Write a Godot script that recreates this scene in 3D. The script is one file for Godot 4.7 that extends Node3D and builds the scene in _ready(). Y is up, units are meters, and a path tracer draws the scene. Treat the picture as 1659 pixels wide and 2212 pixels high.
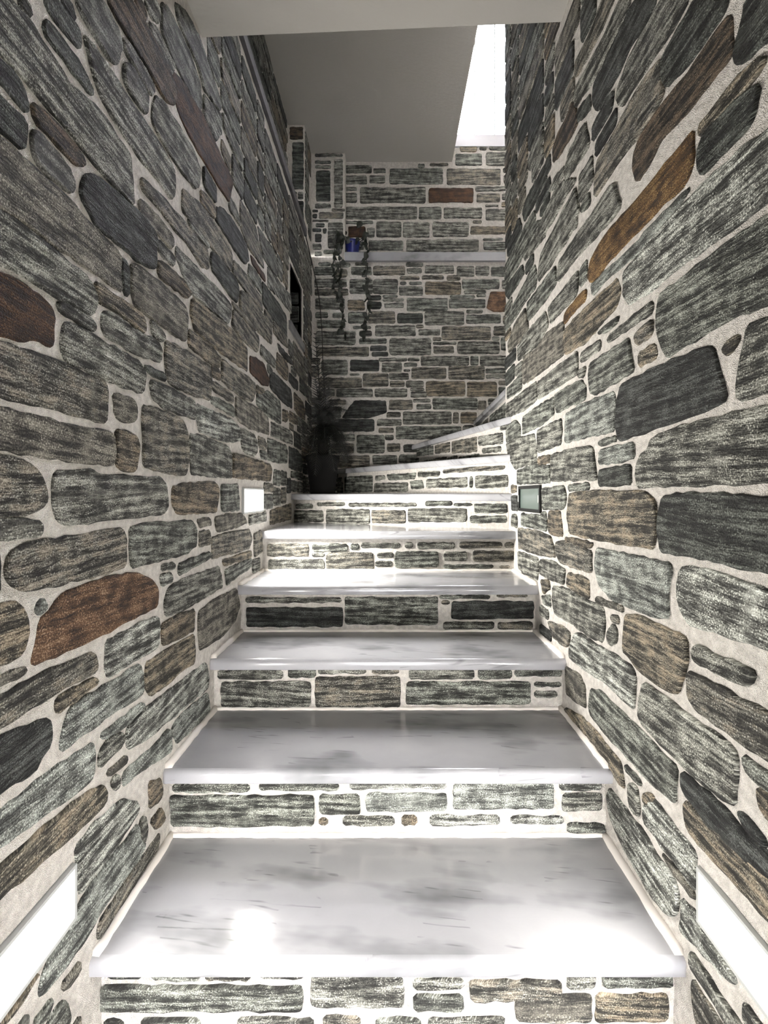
extends Node3D

const FLOOR := 1.211          # eye height above the lower landing
const MM := 0.001
var rng := RandomNumberGenerator.new()
var M := {}
var bumpy := FastNoiseLite.new()

# a place from its offset to the right, its height against the eye and its depth
func at(x: float, h: float, d: float) -> Vector3:
	return Vector3(x, h + FLOOR, -d)

func _ready():
	rng.seed = 4711
	bumpy.seed = 5
	bumpy.frequency = 9.0
	bumpy.fractal_octaves = 3
	# ---- camera, sky, lamps' strength, exposure
	var cam := Camera3D.new()
	cam.name = "camera"
	cam.projection = Camera3D.PROJECTION_FRUSTUM
	cam.near = 0.05
	cam.far = 60.0
	cam.size = 2212.0 / 1030.0 * 0.05
	cam.frustum_offset = Vector2(-10.5, -36.0) / 1030.0 * 0.05
	cam.position = Vector3(0, FLOOR, 0)
	add_child(cam)
	cam.current = true
	var env := Environment.new()
	env.tonemap_mode = Environment.TONE_MAPPER_LINEAR
	env.tonemap_exposure = 1.25
	env.background_mode = Environment.BG_SKY
	var sky := Sky.new()
	var sm := ProceduralSkyMaterial.new()
	sm.sky_top_color = Color(0.96, 0.96, 1.0)
	sm.sky_horizon_color = Color(1.0, 0.985, 0.98)
	sm.ground_horizon_color = Color(0.85, 0.84, 0.82)
	sm.ground_bottom_color = Color(0.45, 0.45, 0.47)
	sm.sky_energy_multiplier = 6.5
	sm.ground_energy_multiplier = 0.6
	sky.sky_material = sm
	env.sky = sky
	env.sdfgi_enabled = true
	env.ssao_enabled = true
	env.ssil_enabled = true
	var we := WorldEnvironment.new()
	we.name = "environment"
	we.environment = env
	add_child(we)
	materials()
	# ---- the shell
	left_wall()
	right_wall()
	back_walls()
	ceilings()
	window_and_fill_opening()
	staircase()
	ledges()
	# ---- things
	lamp("Lit", Vector3(-0.555, FLOOR - 0.021, -1.945), 1.0, "glowing white wall light in the left wall, halfway up the stairs", 0.29, 0.102, 2.2)
	lamp("Lit", Vector3(-0.555, FLOOR - 0.694, -0.692), 1.0, "glowing white wall light low in the left wall beside the lowest marble tread", 0.292, 0.1, 0.62)
	lamp("Lit", Vector3(0.55, FLOOR - 0.702, -0.696), -1.0, "glowing white wall light low in the right wall beside the lowest marble tread", 0.292, 0.1, 0.62)
	lamp("Off", Vector3(0.55, FLOOR - 0.0135, -1.857), -1.0, "switched-off wall light with dark frame and grey glass in the right wall", 0.285, 0.104, 0.0)
	plants()

# ---------------------------------------------------------------- materials
func noise_bytes(w: int, h: int, stretch: int, freq: float, sd: int, oct := 4, ridged := false) -> PackedByteArray:
	var n := FastNoiseLite.new()
	n.seed = sd
	n.frequency = freq
	n.noise_type = FastNoiseLite.TYPE_SIMPLEX_SMOOTH
	n.fractal_type = FastNoiseLite.FRACTAL_RIDGED if ridged else FastNoiseLite.FRACTAL_FBM
	n.fractal_octaves = oct
	var im := n.get_seamless_image(w / stretch, h)
	im.convert(Image.FORMAT_L8)
	if stretch > 1:
		im.resize(w, h, Image.INTERPOLATE_CUBIC)
	return im.get_data()

# banded schist: grain along u, dark laminae, mica specks. tint_a..tint_c = dark, middle, pale (sRGB)
func schist(sd: int, tint_a: Color, tint_b: Color, tint_c: Color, grain: float, rust := Color(0, 0, 0, 0)) -> Array:
	var s := 1024
	var band := noise_bytes(s, s, 14, 0.028, sd, 5)
	var lam := noise_bytes(s, s, 20, 0.045, sd + 1, 3, true)
	var blot := noise_bytes(s, s, 1, 0.010, sd + 2, 5)
	var fine := noise_bytes(s, s, 6, 0.16, sd + 3, 3)
	var sway := noise_bytes(s, s, 2, 0.008, sd + 5, 2)
	var salt := noise_bytes(s, s, 1, 0.13, sd + 4, 3)
	var out := PackedByteArray()
	out.resize(s * s * 3)
	var hgt := PackedByteArray()
	hgt.resize(s * s)
	var lut := PackedByteArray()
	lut.resize(256 * 3)
	for i in 256:
		var v := i / 255.0
		var c := tint_a.lerp(tint_b, clampf(v / 0.5, 0, 1)) if v < 0.5 else tint_b.lerp(tint_c, clampf((v - 0.5) / 0.5, 0, 1))
		lut[i * 3] = int(c.r * 255)
		lut[i * 3 + 1] = int(c.g * 255)
		lut[i * 3 + 2] = int(c.b * 255)
	var rr := int(rust.r * 255)
	var rg := int(rust.g * 255)
	var rb := int(rust.b * 255)
	for i in s * s:
		var t: int = blot[i] - 128
		var w: int = (i + ((sway[i] - 128) / 22) * s + s * s) % (s * s)
		var b: int = band[w] - 128
		var l: int = lam[w]
		var f: int = fine[w] - 128
		var g0: int = salt[i] - 128
		var v: float = 105 + (b * 0.95) * grain + t * 0.55 + f * 0.55 * grain + g0 * 0.6
		if l > 182:
			v -= (l - 182) * 2.4 * grain
		if g0 > 36 and b + t > -34:
			v += (g0 - 36) * 4.2
		var k := clampi(int(v), 0, 255)
		var r: int = lut[k * 3]
		var g: int = lut[k * 3 + 1]
		var bl: int = lut[k * 3 + 2]
		if rust.a > 0.0 and t + b > 18:
			var q: float = clampf((t + b - 18) / 40.0, 0, 1) * rust.a
			var lum: float = 0.45 + k / 255.0 * 1.1
			r = int(lerpf(r, minf(rr * lum, 255), q))
			g = int(lerpf(g, minf(rg * lum, 255), q))
			bl = int(lerpf(bl, minf(rb * lum, 255), q))
		out[i * 3] = r
		out[i * 3 + 1] = g
		out[i * 3 + 2] = bl
		hgt[i] = clampi(int(128 + b * 0.5 * grain + f * 0.5 + g0 * 0.4 + t * 0.4 - (maxi(0, l - 170)) * 0.9 * grain), 0, 255)
	return [ImageTexture.create_from_image(Image.create_from_data(s, s, false, Image.FORMAT_RGB8, out)), ImageTexture.create_from_image(Image.create_from_data(s, s, false, Image.FORMAT_L8, hgt))]

func stone_mat(called: String, tex: Array, tint: Color, bump: float, rough := 0.82) -> StandardMaterial3D:
	var m := StandardMaterial3D.new()
	m.resource_name = called
	m.albedo_texture = tex[0]
	m.albedo_color = tint
	m.roughness = rough
	m.heightmap_enabled = true
	m.heightmap_texture = tex[1]
	m.heightmap_scale = bump
	return m

func plain_mat(called: String, c: Color, rough: float, metal := 0.0) -> StandardMaterial3D:
	var m := StandardMaterial3D.new()
	m.resource_name = called
	m.albedo_color = c
	m.roughness = rough
	m.metallic = metal
	return m

func materials():
	var ta := schist(11, Color(0.13, 0.13, 0.125), Color(0.475, 0.478, 0.46), Color(0.86, 0.865, 0.845), 1.0)
	var tb := schist(37, Color(0.135, 0.13, 0.12), Color(0.47, 0.465, 0.435), Color(0.84, 0.835, 0.81), 1.1, Color(0.44, 0.395, 0.34, 0.4))
	var tc := schist(71, Color(0.15, 0.10, 0.07), Color(0.43, 0.305, 0.21), Color(0.74, 0.62, 0.51), 0.6)
	var td := schist(93, Color(0.14, 0.142, 0.138), Color(0.47, 0.475, 0.46), Color(0.80, 0.81, 0.79), 0.75)
	M.g = [stone_mat("grey_schist", ta, Color(0.91, 0.91, 0.88), 0.45), stone_mat("grey_schist", ta, Color(0.97, 0.97, 0.94), 0.5), stone_mat("green_grey_schist", ta, Color(0.89, 0.905, 0.875), 0.45), stone_mat("grey_schist", tb, Color(0.90, 0.90, 0.88), 0.45)]
	M.h = [stone_mat("brown_grey_schist", tb, Color(0.93, 0.90, 0.84), 0.45), stone_mat("brown_grey_schist", tb, Color(0.86, 0.82, 0.76), 0.5), stone_mat("brown_grey_schist", td, Color(0.93, 0.90, 0.85), 0.4)]
	M.l = [stone_mat("pale_schist", ta, Color(1.12, 1.13, 1.11), 0.4), stone_mat("pale_schist", td, Color(1.1, 1.12, 1.10), 0.4)]
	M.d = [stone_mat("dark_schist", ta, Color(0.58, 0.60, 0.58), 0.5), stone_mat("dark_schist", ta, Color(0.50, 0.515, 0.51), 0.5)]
	M.e = [stone_mat("dark_brown_schist", tb, Color(0.66, 0.60, 0.54), 0.45)]
	M.m = [stone_mat("dull_schist", td, Color(0.84, 0.84, 0.82), 0.3), stone_mat("dull_schist", ta, Color(0.82, 0.82, 0.80), 0.35)]
	M.s = [stone_mat("smooth_grey_stone", td, Color(0.80, 0.79, 0.77), 0.12)]
	M.B = [stone_mat("rust_brown_schist", tc, Color(0.90, 0.93, 0.94), 0.35), stone_mat("rust_brown_schist", tc, Color(0.82, 0.80, 0.78), 0.35)]
	M.b = [stone_mat("dark_rust_schist", tc, Color(0.60, 0.56, 0.50), 0.35)]
	M.y = [stone_mat("ochre_schist", tc, Color(0.92, 0.95, 0.80), 0.35)]
	# sandy lime mortar
	var s := 512
	var a := noise_bytes(s, s, 1, 0.19, 301, 3)
	var b := noise_bytes(s, s, 1, 0.02, 302, 4)
	var col := PackedByteArray()
	col.resize(s * s * 3)
	var hg := PackedByteArray()
	hg.resize(s * s)
	for i in s * s:
		var v: float = (a[i] - 128) * 0.22 + (b[i] - 128) * 0.16
		col[i * 3] = clampi(int(236 + v), 0, 255)
		col[i * 3 + 1] = clampi(int(231 + v), 0, 255)
		col[i * 3 + 2] = clampi(int(223 + v), 0, 255)
		hg[i] = clampi(int(128 + (a[i] - 128) * 0.7 + (b[i] - 128) * 0.6), 0, 255)
	var mt := [ImageTexture.create_from_image(Image.create_from_data(s, s, false, Image.FORMAT_RGB8, col)), ImageTexture.create_from_image(Image.create_from_data(s, s, false, Image.FORMAT_L8, hg))]
	M.mortar = stone_mat("lime_mortar", mt, Color(1, 1, 1), 0.7, 0.95)
	M.mortar.uv1_scale = Vector3(4.5, 4.5, 1)
	# white marble with soft grey veining
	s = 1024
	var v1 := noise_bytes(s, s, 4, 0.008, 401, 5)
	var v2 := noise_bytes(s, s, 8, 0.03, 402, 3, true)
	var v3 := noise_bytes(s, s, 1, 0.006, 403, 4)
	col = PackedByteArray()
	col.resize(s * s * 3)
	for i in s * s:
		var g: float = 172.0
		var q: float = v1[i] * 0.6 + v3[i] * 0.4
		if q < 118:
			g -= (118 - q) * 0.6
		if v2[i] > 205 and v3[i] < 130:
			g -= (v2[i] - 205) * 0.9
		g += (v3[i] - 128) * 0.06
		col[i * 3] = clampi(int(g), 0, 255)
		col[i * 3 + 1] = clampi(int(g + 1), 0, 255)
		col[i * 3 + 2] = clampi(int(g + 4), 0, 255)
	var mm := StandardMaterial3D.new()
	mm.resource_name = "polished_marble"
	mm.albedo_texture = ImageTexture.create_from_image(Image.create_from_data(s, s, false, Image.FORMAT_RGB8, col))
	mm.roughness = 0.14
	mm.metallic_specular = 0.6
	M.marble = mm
	M.ledge = mm.duplicate()
	M.ledge.albedo_color = Color(0.80, 0.80, 0.80)
	M.ledge.roughness = 0.4
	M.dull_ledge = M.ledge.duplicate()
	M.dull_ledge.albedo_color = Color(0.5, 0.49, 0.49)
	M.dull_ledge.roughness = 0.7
	M.plaster = plain_mat("painted_plaster", Color(0.70, 0.69, 0.66), 0.9)
	var pn := noise_bytes(256, 256, 1, 0.09, 500, 3)
	M.plaster.heightmap_enabled = true
	M.plaster.heightmap_texture = ImageTexture.create_from_image(Image.create_from_data(256, 256, false, Image.FORMAT_L8, pn))
	M.plaster.heightmap_scale = 0.08
	M.plaster.uv1_scale = Vector3(2, 2, 2)
	M.whitewood = plain_mat("white_painted_frame", Color(0.86, 0.86, 0.88), 0.5)
	M.dark_metal = plain_mat("dark_metal", Color(0.10, 0.11, 0.115), 0.4, 0.5)
	M.pale_metal = plain_mat("pale_metal", Color(0.74, 0.75, 0.74), 0.45, 0.1)
	M.off_glass = plain_mat("frosted_glass", Color(0.37, 0.42, 0.40), 0.25)
	var gl := plain_mat("lit_glass", Color(0.95, 0.95, 0.95), 0.4)
	gl.emission_enabled = true
	gl.emission = Color(1.0, 0.985, 0.96)
	gl.emission_energy_multiplier = 3.0
	M.lit = gl
	var pane := plain_mat("window_glass", Color(0.9, 0.95, 1.0, 0.06), 0.05)
	pane.transparency = BaseMaterial3D.TRANSPARENCY_ALPHA
	M.pane = pane
	M.leaf = plain_mat("leaf", Color(0.055, 0.085, 0.035), 0.55)
	M.leaf.backlight_enabled = true
	M.leaf.backlight = Color(0.04, 0.07, 0.02)
	M.frond = plain_mat("frond", Color(0.03, 0.045, 0.025), 0.55)
	M.stem = plain_mat("stem", Color(0.09, 0.075, 0.05), 0.8)
	M.pot_blue = plain_mat("blue_glaze", Color(0.06, 0.10, 0.36), 0.3)
	M.pot_dark = plain_mat("dark_clay", Color(0.03, 0.027, 0.025), 0.95)
	M.soil = plain_mat("soil", Color(0.07, 0.055, 0.04), 1.0)

# ---------------------------------------------------------------- naming and adding
func meta(o: Node, label: String, category: String, group := ""):
	o.set_meta("label", label)
	o.set_meta("category", category)
	if group:
		o.set_meta("group", group)

func put(called: String, mesh: Mesh, mat: Material, parent: Node, where := Transform3D()) -> MeshInstance3D:
	var o := MeshInstance3D.new()
	o.name = called
	o.mesh = mesh
	o.material_override = mat
	o.transform = where
	if parent == self and has_node(NodePath(called)):
		var k := 1
		while has_node(NodePath("%s_%03d" % [called, k])):
			k += 1
		o.name = "%s_%03d" % [called, k]
	parent.add_child(o, true)
	return o

func root(called: String, where: Transform3D, kind := "") -> Node3D:
	var o := Node3D.new()
	var n := called
	var k := 1
	while has_node(NodePath(n)):
		n = "%s_%03d" % [called, k]
		k += 1
	o.name = n
	o.transform = where
	if kind:
		o.set_meta("kind", kind)
	add_child(o)
	return o

# ---------------------------------------------------------------- shapes
func quad(st: SurfaceTool, a: Vector3, b: Vector3, c: Vector3, d: Vector3):
	# a b c d counter-clockwise seen from the front
	for p in [a, c, b, a, d, c]:
		st.add_vertex(p)

func quad_uv(st: SurfaceTool, p: Array, uv: Array):
	for i in [0, 2, 1, 0, 3, 2]:
		st.set_uv(uv[i])
		st.add_vertex(p[i])

# a rough wall face in (u, v, n) with square holes, thickness behind it
func rough_face(u0: float, u1: float, v0: float, v1: float, holes: Array, step: float, amp: float, thick: float, sd: float) -> Mesh:
	var us := lines(u0, u1, step, holes, 0)
	var vs := lines(v0, v1, step, holes, 1)
	var st := SurfaceTool.new()
	st.begin(Mesh.PRIMITIVE_TRIANGLES)
	st.set_smooth_group(0)
	var f := func(u: float, v: float) -> Vector3:
		return Vector3(u, v, amp * bumpy.get_noise_3d(u, v, sd) * 1.6)
	for i in us.size() - 1:
		for j in vs.size() - 1:
			var c := Vector2((us[i] + us[i + 1]) / 2.0, (vs[j] + vs[j + 1]) / 2.0)
			if hollow(c, holes):
				continue
			var p := [f.call(us[i], vs[j]), f.call(us[i + 1], vs[j]), f.call(us[i + 1], vs[j + 1]), f.call(us[i], vs[j + 1])]
			quad_uv(st, p, [Vector2(us[i], vs[j]), Vector2(us[i + 1], vs[j]), Vector2(us[i + 1], vs[j + 1]), Vector2(us[i], vs[j + 1])])
	# the body: a coarse back face, cell by cell so that the holes go through, and the rims
	st.set_smooth_group(-1)
	var cu := lines(u0, u1, 50.0, holes, 0)
	var cv := lines(v0, v1, 50.0, holes, 1)
	for i in cu.size() - 1:
		for j in cv.size() - 1:
			if hollow(Vector2((cu[i] + cu[i + 1]) / 2.0, (cv[j] + cv[j + 1]) / 2.0), holes):
				continue
			block(st, Vector3(cu[i], cv[j], -thick), Vector3(cu[i + 1], cv[j + 1], -0.006))
	st.generate_normals()
	return st.commit()

func lines(a: float, b: float, step: float, holes: Array, axis: int) -> Array:
	var o := [a, b]
	for h in holes:
		for x in [h.position[axis], h.end[axis]]:
			if x > a and x < b:
				o.append(x)
	o.sort()
	var r := []
	for i in o.size() - 1:
		var n := maxi(1, int(round((o[i + 1] - o[i]) / step)))
		if o[i + 1] - o[i] < 1e-4:
			continue
		for k in n:
			r.append(lerpf(o[i], o[i + 1], float(k) / n))
	r.append(b)
	return r

func hollow(c: Vector2, holes: Array) -> bool:
	for h in holes:
		if h.has_point(c):
			return true
	return false

func block(st: SurfaceTool, a: Vector3, b: Vector3):
	var c := [a, Vector3(b.x, a.y, a.z), Vector3(b.x, b.y, a.z), Vector3(a.x, b.y, a.z), Vector3(a.x, a.y, b.z), Vector3(b.x, a.y, b.z), b, Vector3(a.x, b.y, b.z)]
	for q in [[4, 5, 6, 7], [1, 0, 3, 2], [0, 4, 7, 3], [5, 1, 2, 6], [7, 6, 2, 3], [0, 1, 5, 4]]:
		quad_uv(st, [c[q[0]], c[q[1]], c[q[2]], c[q[3]]], [flat_uv(c[q[0]]), flat_uv(c[q[1]]), flat_uv(c[q[2]]), flat_uv(c[q[3]])])

func flat_uv(p: Vector3) -> Vector2:
	return Vector2(p.x + p.z, p.y + p.z)

func box_mesh(a: Vector3, b: Vector3) -> Mesh:
	var st := SurfaceTool.new()
	st.begin(Mesh.PRIMITIVE_TRIANGLES)
	st.set_smooth_group(-1)
	block(st, a, b)
	st.generate_normals()
	return st.commit()

# a stone: outline in mm, worn edges, standing proud of the mortar by h
func stone_mesh(outline: Array, h: float, grow := 0.0) -> Array:
	var p := PackedVector2Array()
	for i in outline.size() / 2:
		p.append(Vector2(outline[i * 2], outline[i * 2 + 1]) * MM)
	var mid := Vector2.ZERO
	for q in p:
		mid += q / p.size()
	# knock the corners off
	var cut := PackedVector2Array()
	var n := p.size()
	for i in n:
		var a := p[(i + n - 1) % n] - p[i]
		var b := p[(i + 1) % n] - p[i]
		var k := 0.006
		cut.append(p[i] + a.normalized() * minf(k, a.length() * 0.3) - mid)
		cut.append(p[i] + b.normalized() * minf(k, b.length() * 0.3) - mid)
	# broken edges
	var e := PackedVector2Array()
	n = cut.size()
	var per := 0.0
	for i in n:
		per += cut[i].distance_to(cut[(i + 1) % n])
	for i in n:
		var a := cut[i]
		var b := cut[(i + 1) % n]
		e.append(a)
		var m := int(a.distance_to(b) / maxf(0.022, per / 36.0))
		for k in m:
			var nrm := (b - a).orthogonal().normalized()
			e.append(a.lerp(b, (k + 1.0) / (m + 1.0)) + nrm * rng.randf_range(-0.0027, 0.0027))
	n = e.size()
	var area := 0.0
	for i in n:
		area += e[i].cross(e[(i + 1) % n]) / 2.0
	var slim := minf(1.0, absf(area) / per / 0.010)
	var rings := [[-0.012, -grow], [h * 0.35, -grow - 0.0005], [h * 0.85, 0.0014 - grow], [h, 0.0036 - grow]]
	var tilt := Vector2(rng.randf_range(-1, 1), rng.randf_range(-1, 1)) * 0.012
	var at3 := []
	for r in rings:
		var ring := []
		for i in n:
			var a := (e[i] - e[(i + n - 1) % n]).normalized()
			var b := (e[(i + 1) % n] - e[i]).normalized()
			var inw := (Vector2(-a.y, a.x) + Vector2(-b.y, b.x)).normalized()
			var q: Vector2 = e[i] + inw * (r[1] if r[1] < 0.0 else r[1] * slim)
			var z: float = r[0]
			if r[0] > 0.0:
				z += tilt.dot(q) + rng.randf_range(-0.0008, 0.0008)
			ring.append(Vector3(q.x, q.y, z))
		at3.append(ring)
	var off := Vector2(rng.randf(), rng.randf())
	var turn := rng.randf_range(-0.06, 0.06)
	var sc := rng.randf_range(1.7, 2.2)
	var flip := -1.0 if rng.randf() < 0.5 else 1.0
	var uv := func(q: Vector3) -> Vector2:
		return Vector2((q.x + q.z) * flip, q.y + q.z * 0.3).rotated(turn) * sc + off
	var st := SurfaceTool.new()
	st.begin(Mesh.PRIMITIVE_TRIANGLES)
	st.set_smooth_group(0)
	for r in 3:
		for i in n:
			var j := (i + 1) % n
			var c := [at3[r][i], at3[r][j], at3[r + 1][j], at3[r + 1][i]]
			quad_uv(st, c, [uv.call(c[0]), uv.call(c[1]), uv.call(c[2]), uv.call(c[3])])
	st.set_smooth_group(1)
	var top := PackedVector2Array()
	for q in at3[3]:
		top.append(Vector2(q.x, q.y))
	var tri := Geometry2D.triangulate_polygon(top)
	if tri.is_empty():
		for i in range(1, n - 1):
			tri.append_array([0, i, i + 1])
	for i in tri.size() / 3:
		var t := [at3[3][tri[i * 3]], at3[3][tri[i * 3 + 1]], at3[3][tri[i * 3 + 2]]]
		if (t[1] - t[0]).cross(t[2] - t[0]).z > 0.0:
			t = [t[0], t[2], t[1]]
		for q in t:
			st.set_uv(uv.call(q))
			st.add_vertex(q)
	st.generate_normals()
	return [st.commit(), mid]

func lay(rows: Array, parent: Node, h: float, n := 0.0, grow := 0.0):
	for r in rows:
		var high: float = r[1][1] * MM
		# the upper courses are laid with tighter joints
		var wide := grow * (1.0 + 0.35 * smoothstep(0.15, 0.55, high)) if grow > 0.003 else grow
		var m := stone_mesh(r[1], h * rng.randf_range(0.75, 1.3), wide)
		var kinds: Array = M[r[0]]
		var c: Vector2 = m[1]
		put("stone", m[0], kinds[rng.randi() % kinds.size()], parent, Transform3D(Basis(), Vector3(c.x, c.y, n)))

# a slab of stone with a rounded upper edge: plan in (x, d) turning so that its area is positive, from h0 to h1
func slab(plan: Array, h0: float, h1: float, r: float, sd := 0.0) -> Mesh:
	var p := PackedVector2Array(plan)
	var n := p.size()
	var area := 0.0
	for i in n:
		area += p[i].cross(p[(i + 1) % n])
	if area < 0:
		p.reverse()
	var ring := [[h0 + r * 0.4, 0.0], [h0, r * 0.4]]
	ring = [[h0, r * 0.3], [h0 + r * 0.3, 0.0], [h1 - r, 0.0], [h1 - r * 0.62, r * 0.08], [h1 - r * 0.29, r * 0.29], [h1 - r * 0.08, r * 0.62], [h1, r]]
	var st := SurfaceTool.new()
	st.begin(Mesh.PRIMITIVE_TRIANGLES)
	var rows := []
	for k in ring:
		var row := []
		for i in n:
			var a := (p[i] - p[(i + n - 1) % n]).normalized()
			var b := (p[(i + 1) % n] - p[i]).normalized()
			var na := Vector2(-a.y, a.x)
			var nb := Vector2(-b.y, b.x)
			var inw := (na + nb) / maxf(0.4, 1.0 + na.dot(nb))
			var q: Vector2 = p[i] + inw * k[1]
			row.append(at(q.x, k[0], q.y))
		rows.append(row)
	var uv := func(q: Vector3) -> Vector2:
		return Vector2(q.x * 0.55 + sd * 0.37 + q.z * 0.12, q.z * 0.8 + q.y * 0.8 + sd * 0.23 - q.x * 0.10)
	for k in ring.size() - 1:
		for i in n:
			st.set_smooth_group(i)
			var j := (i + 1) % n
			var c := [rows[k][i], rows[k][j], rows[k + 1][j], rows[k + 1][i]]
			quad_uv(st, c, [uv.call(c[0]), uv.call(c[1]), uv.call(c[2]), uv.call(c[3])])
	for cap in [0, ring.size() - 1]:
		st.set_smooth_group(100 + cap)
		var flat := PackedVector2Array()
		for q in rows[cap]:
			flat.append(Vector2(q.x, -q.z))
		var tri := Geometry2D.triangulate_polygon(flat)
		for i in tri.size() / 3:
			var t := [rows[cap][tri[i * 3]], rows[cap][tri[i * 3 + 1]], rows[cap][tri[i * 3 + 2]]]
			var up: bool = (t[1] - t[0]).cross(t[2] - t[0]).y > 0.0
			if up == (cap > 0):
				t = [t[0], t[2], t[1]]
			for q in t:
				st.set_uv(uv.call(q))
				st.add_vertex(q)
	st.generate_normals()
	return st.commit()

func tube(pts: Array, r0: float, r1: float, sides := 6) -> Mesh:
	var st := SurfaceTool.new()
	st.begin(Mesh.PRIMITIVE_TRIANGLES)
	st.set_smooth_group(0)
	var rows := []
	for i in pts.size():
		var a: Vector3 = pts[maxi(i - 1, 0)]
		var b: Vector3 = pts[mini(i + 1, pts.size() - 1)]
		var t := (b - a).normalized()
		var s := t.cross(Vector3(0.31, 0.2, 0.93)).normalized()
		var w := t.cross(s)
		var r := lerpf(r0, r1, float(i) / maxf(1.0, pts.size() - 1.0))
		var row := []
		for k in sides:
			row.append(pts[i] + (s * cos(TAU * k / sides) + w * sin(TAU * k / sides)) * r)
		rows.append(row)
	for i in pts.size() - 1:
		for k in sides:
			var j := (k + 1) % sides
			quad(st, rows[i][k], rows[i][j], rows[i + 1][j], rows[i + 1][k])
	for k in range(1, sides - 1):
		for q in [rows[0][0], rows[0][k], rows[0][k + 1], rows[-1][0], rows[-1][k + 1], rows[-1][k]]:
			st.add_vertex(q)
	st.generate_normals()
	return st.commit()

func lathe(profile: Array, sides := 28) -> Mesh:
	var st := SurfaceTool.new()
	st.begin(Mesh.PRIMITIVE_TRIANGLES)
	st.set_smooth_group(0)
	for i in profile.size() - 1:
		for k in sides:
			var a := TAU * k / sides
			var b := TAU * (k + 1) / sides
			var p: Vector2 = profile[i]
			var q: Vector2 = profile[i + 1]
			quad(st, Vector3(cos(a) * p.x, p.y, -sin(a) * p.x), Vector3(cos(b) * p.x, p.y, -sin(b) * p.x), Vector3(cos(b) * q.x, q.y, -sin(b) * q.x), Vector3(cos(a) * q.x, q.y, -sin(a) * q.x))
	st.generate_normals()
	return st.commit()

# ---------------------------------------------------------------- walls
func wall_frame(origin: Vector3, u: Vector3) -> Transform3D:
	return Transform3D(Basis(u, Vector3.UP, u.cross(Vector3.UP)), origin)

func hole(u0: float, u1: float, h0: float, h1: float) -> Rect2:
	return Rect2(u0, h0, u1 - u0, h1 - h0)

func left_wall():
	var w := root("wall_left", wall_frame(at(-0.555, 0, 0), Vector3(0, 0, -1)), "structure")
	var niche := hole(2.68, 3.03, 0.97, 1.31)
	var holes := [niche, hole(1.80, 2.09, -0.072, 0.03), hole(0.546, 0.838, -0.744, -0.644)]
	put("mortar", rough_face(-2.6, 3.42, -1.25, 1.70, holes, 0.032, 0.0021, 0.30, 1.0), M.mortar, w)
	lay(stones_left(), w, 0.0055, 0.0, 0.0032)
	# the niche: lined with stone coloured dark for its shade, its far cheek facing down the stairs
	var lining := SurfaceTool.new()
	lining.begin(Mesh.PRIMITIVE_TRIANGLES)
	lining.set_smooth_group(-1)
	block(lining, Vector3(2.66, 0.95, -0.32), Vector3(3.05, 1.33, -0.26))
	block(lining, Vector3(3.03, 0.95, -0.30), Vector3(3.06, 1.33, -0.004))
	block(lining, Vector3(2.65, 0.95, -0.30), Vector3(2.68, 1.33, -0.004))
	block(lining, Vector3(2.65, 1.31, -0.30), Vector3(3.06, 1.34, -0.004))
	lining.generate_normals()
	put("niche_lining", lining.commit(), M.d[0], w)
	put("niche_sill", box_mesh(Vector3(2.64, 0.925, -0.28), Vector3(3.08, 0.97, 0.014)), M.ledge, w)
	var cheek := Transform3D(Basis(Vector3(0, 0, 1), Vector3.UP, Vector3(-1, 0, 0)), Vector3(3.03, 0, -0.26))
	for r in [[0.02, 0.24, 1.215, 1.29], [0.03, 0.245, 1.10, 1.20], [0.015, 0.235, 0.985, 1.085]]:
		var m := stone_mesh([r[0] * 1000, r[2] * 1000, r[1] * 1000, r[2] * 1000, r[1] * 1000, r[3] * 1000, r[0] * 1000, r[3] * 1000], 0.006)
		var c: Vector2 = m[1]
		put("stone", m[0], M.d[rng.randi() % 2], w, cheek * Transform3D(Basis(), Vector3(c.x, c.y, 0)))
	# above the ledge the wall steps back; a pier closes the recess
	var b := root("wall_recess", wall_frame(at(-0.665, 0, 0), Vector3(0, 0, -1)), "structure")
	put("mortar", rough_face(1.30, 3.16, 1.74, 2.44, [], 0.035, 0.004, 0.20, 2.0), M.mortar, b)
	lay(recess_courses(1.45, 3.12, 1.80, 2.43), b, 0.008)
	put("pier_mortar", box_mesh(Vector3(3.142, 1.72, -0.02), Vector3(3.42, 2.44, 0.108)), M.mortar, b)
	var face := Transform3D(Basis(Vector3(0, 0, 1), Vector3.UP, Vector3(-1, 0, 0)), Vector3(3.142, 0, 0))
	for r in [["e", 12, 100, 2345, 2425], ["d", 30, 103, 2015, 2325], ["g", 14, 60, 1955, 2000], ["g", 66, 102, 1950, 1998], ["d", 25, 103, 1745, 1938]]:
		var m := stone_mesh([r[1], r[3], r[2], r[3], r[2], r[4], r[1], r[4]], 0.006)
		var c: Vector2 = m[1]
		put("stone", m[0], M[r[0]][0], b, face * Transform3D(Basis(), Vector3(c.x, c.y, 0)))
	lay([["g", [3160, 2260, 3240, 2255, 3250, 2420, 3165, 2425]], ["g", [3165, 2030, 3300, 2030, 3300, 2235, 3165, 2235]], ["h", [3260, 2260, 3390, 2255, 3390, 2420, 3265, 2425]], ["g", [3160, 1850, 3260, 1850, 3260, 2010, 3165, 2010]], ["g", [3275, 1800, 3385, 1800, 3385, 2010, 3280, 2005]]], b, 0.006, 0.108)

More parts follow.
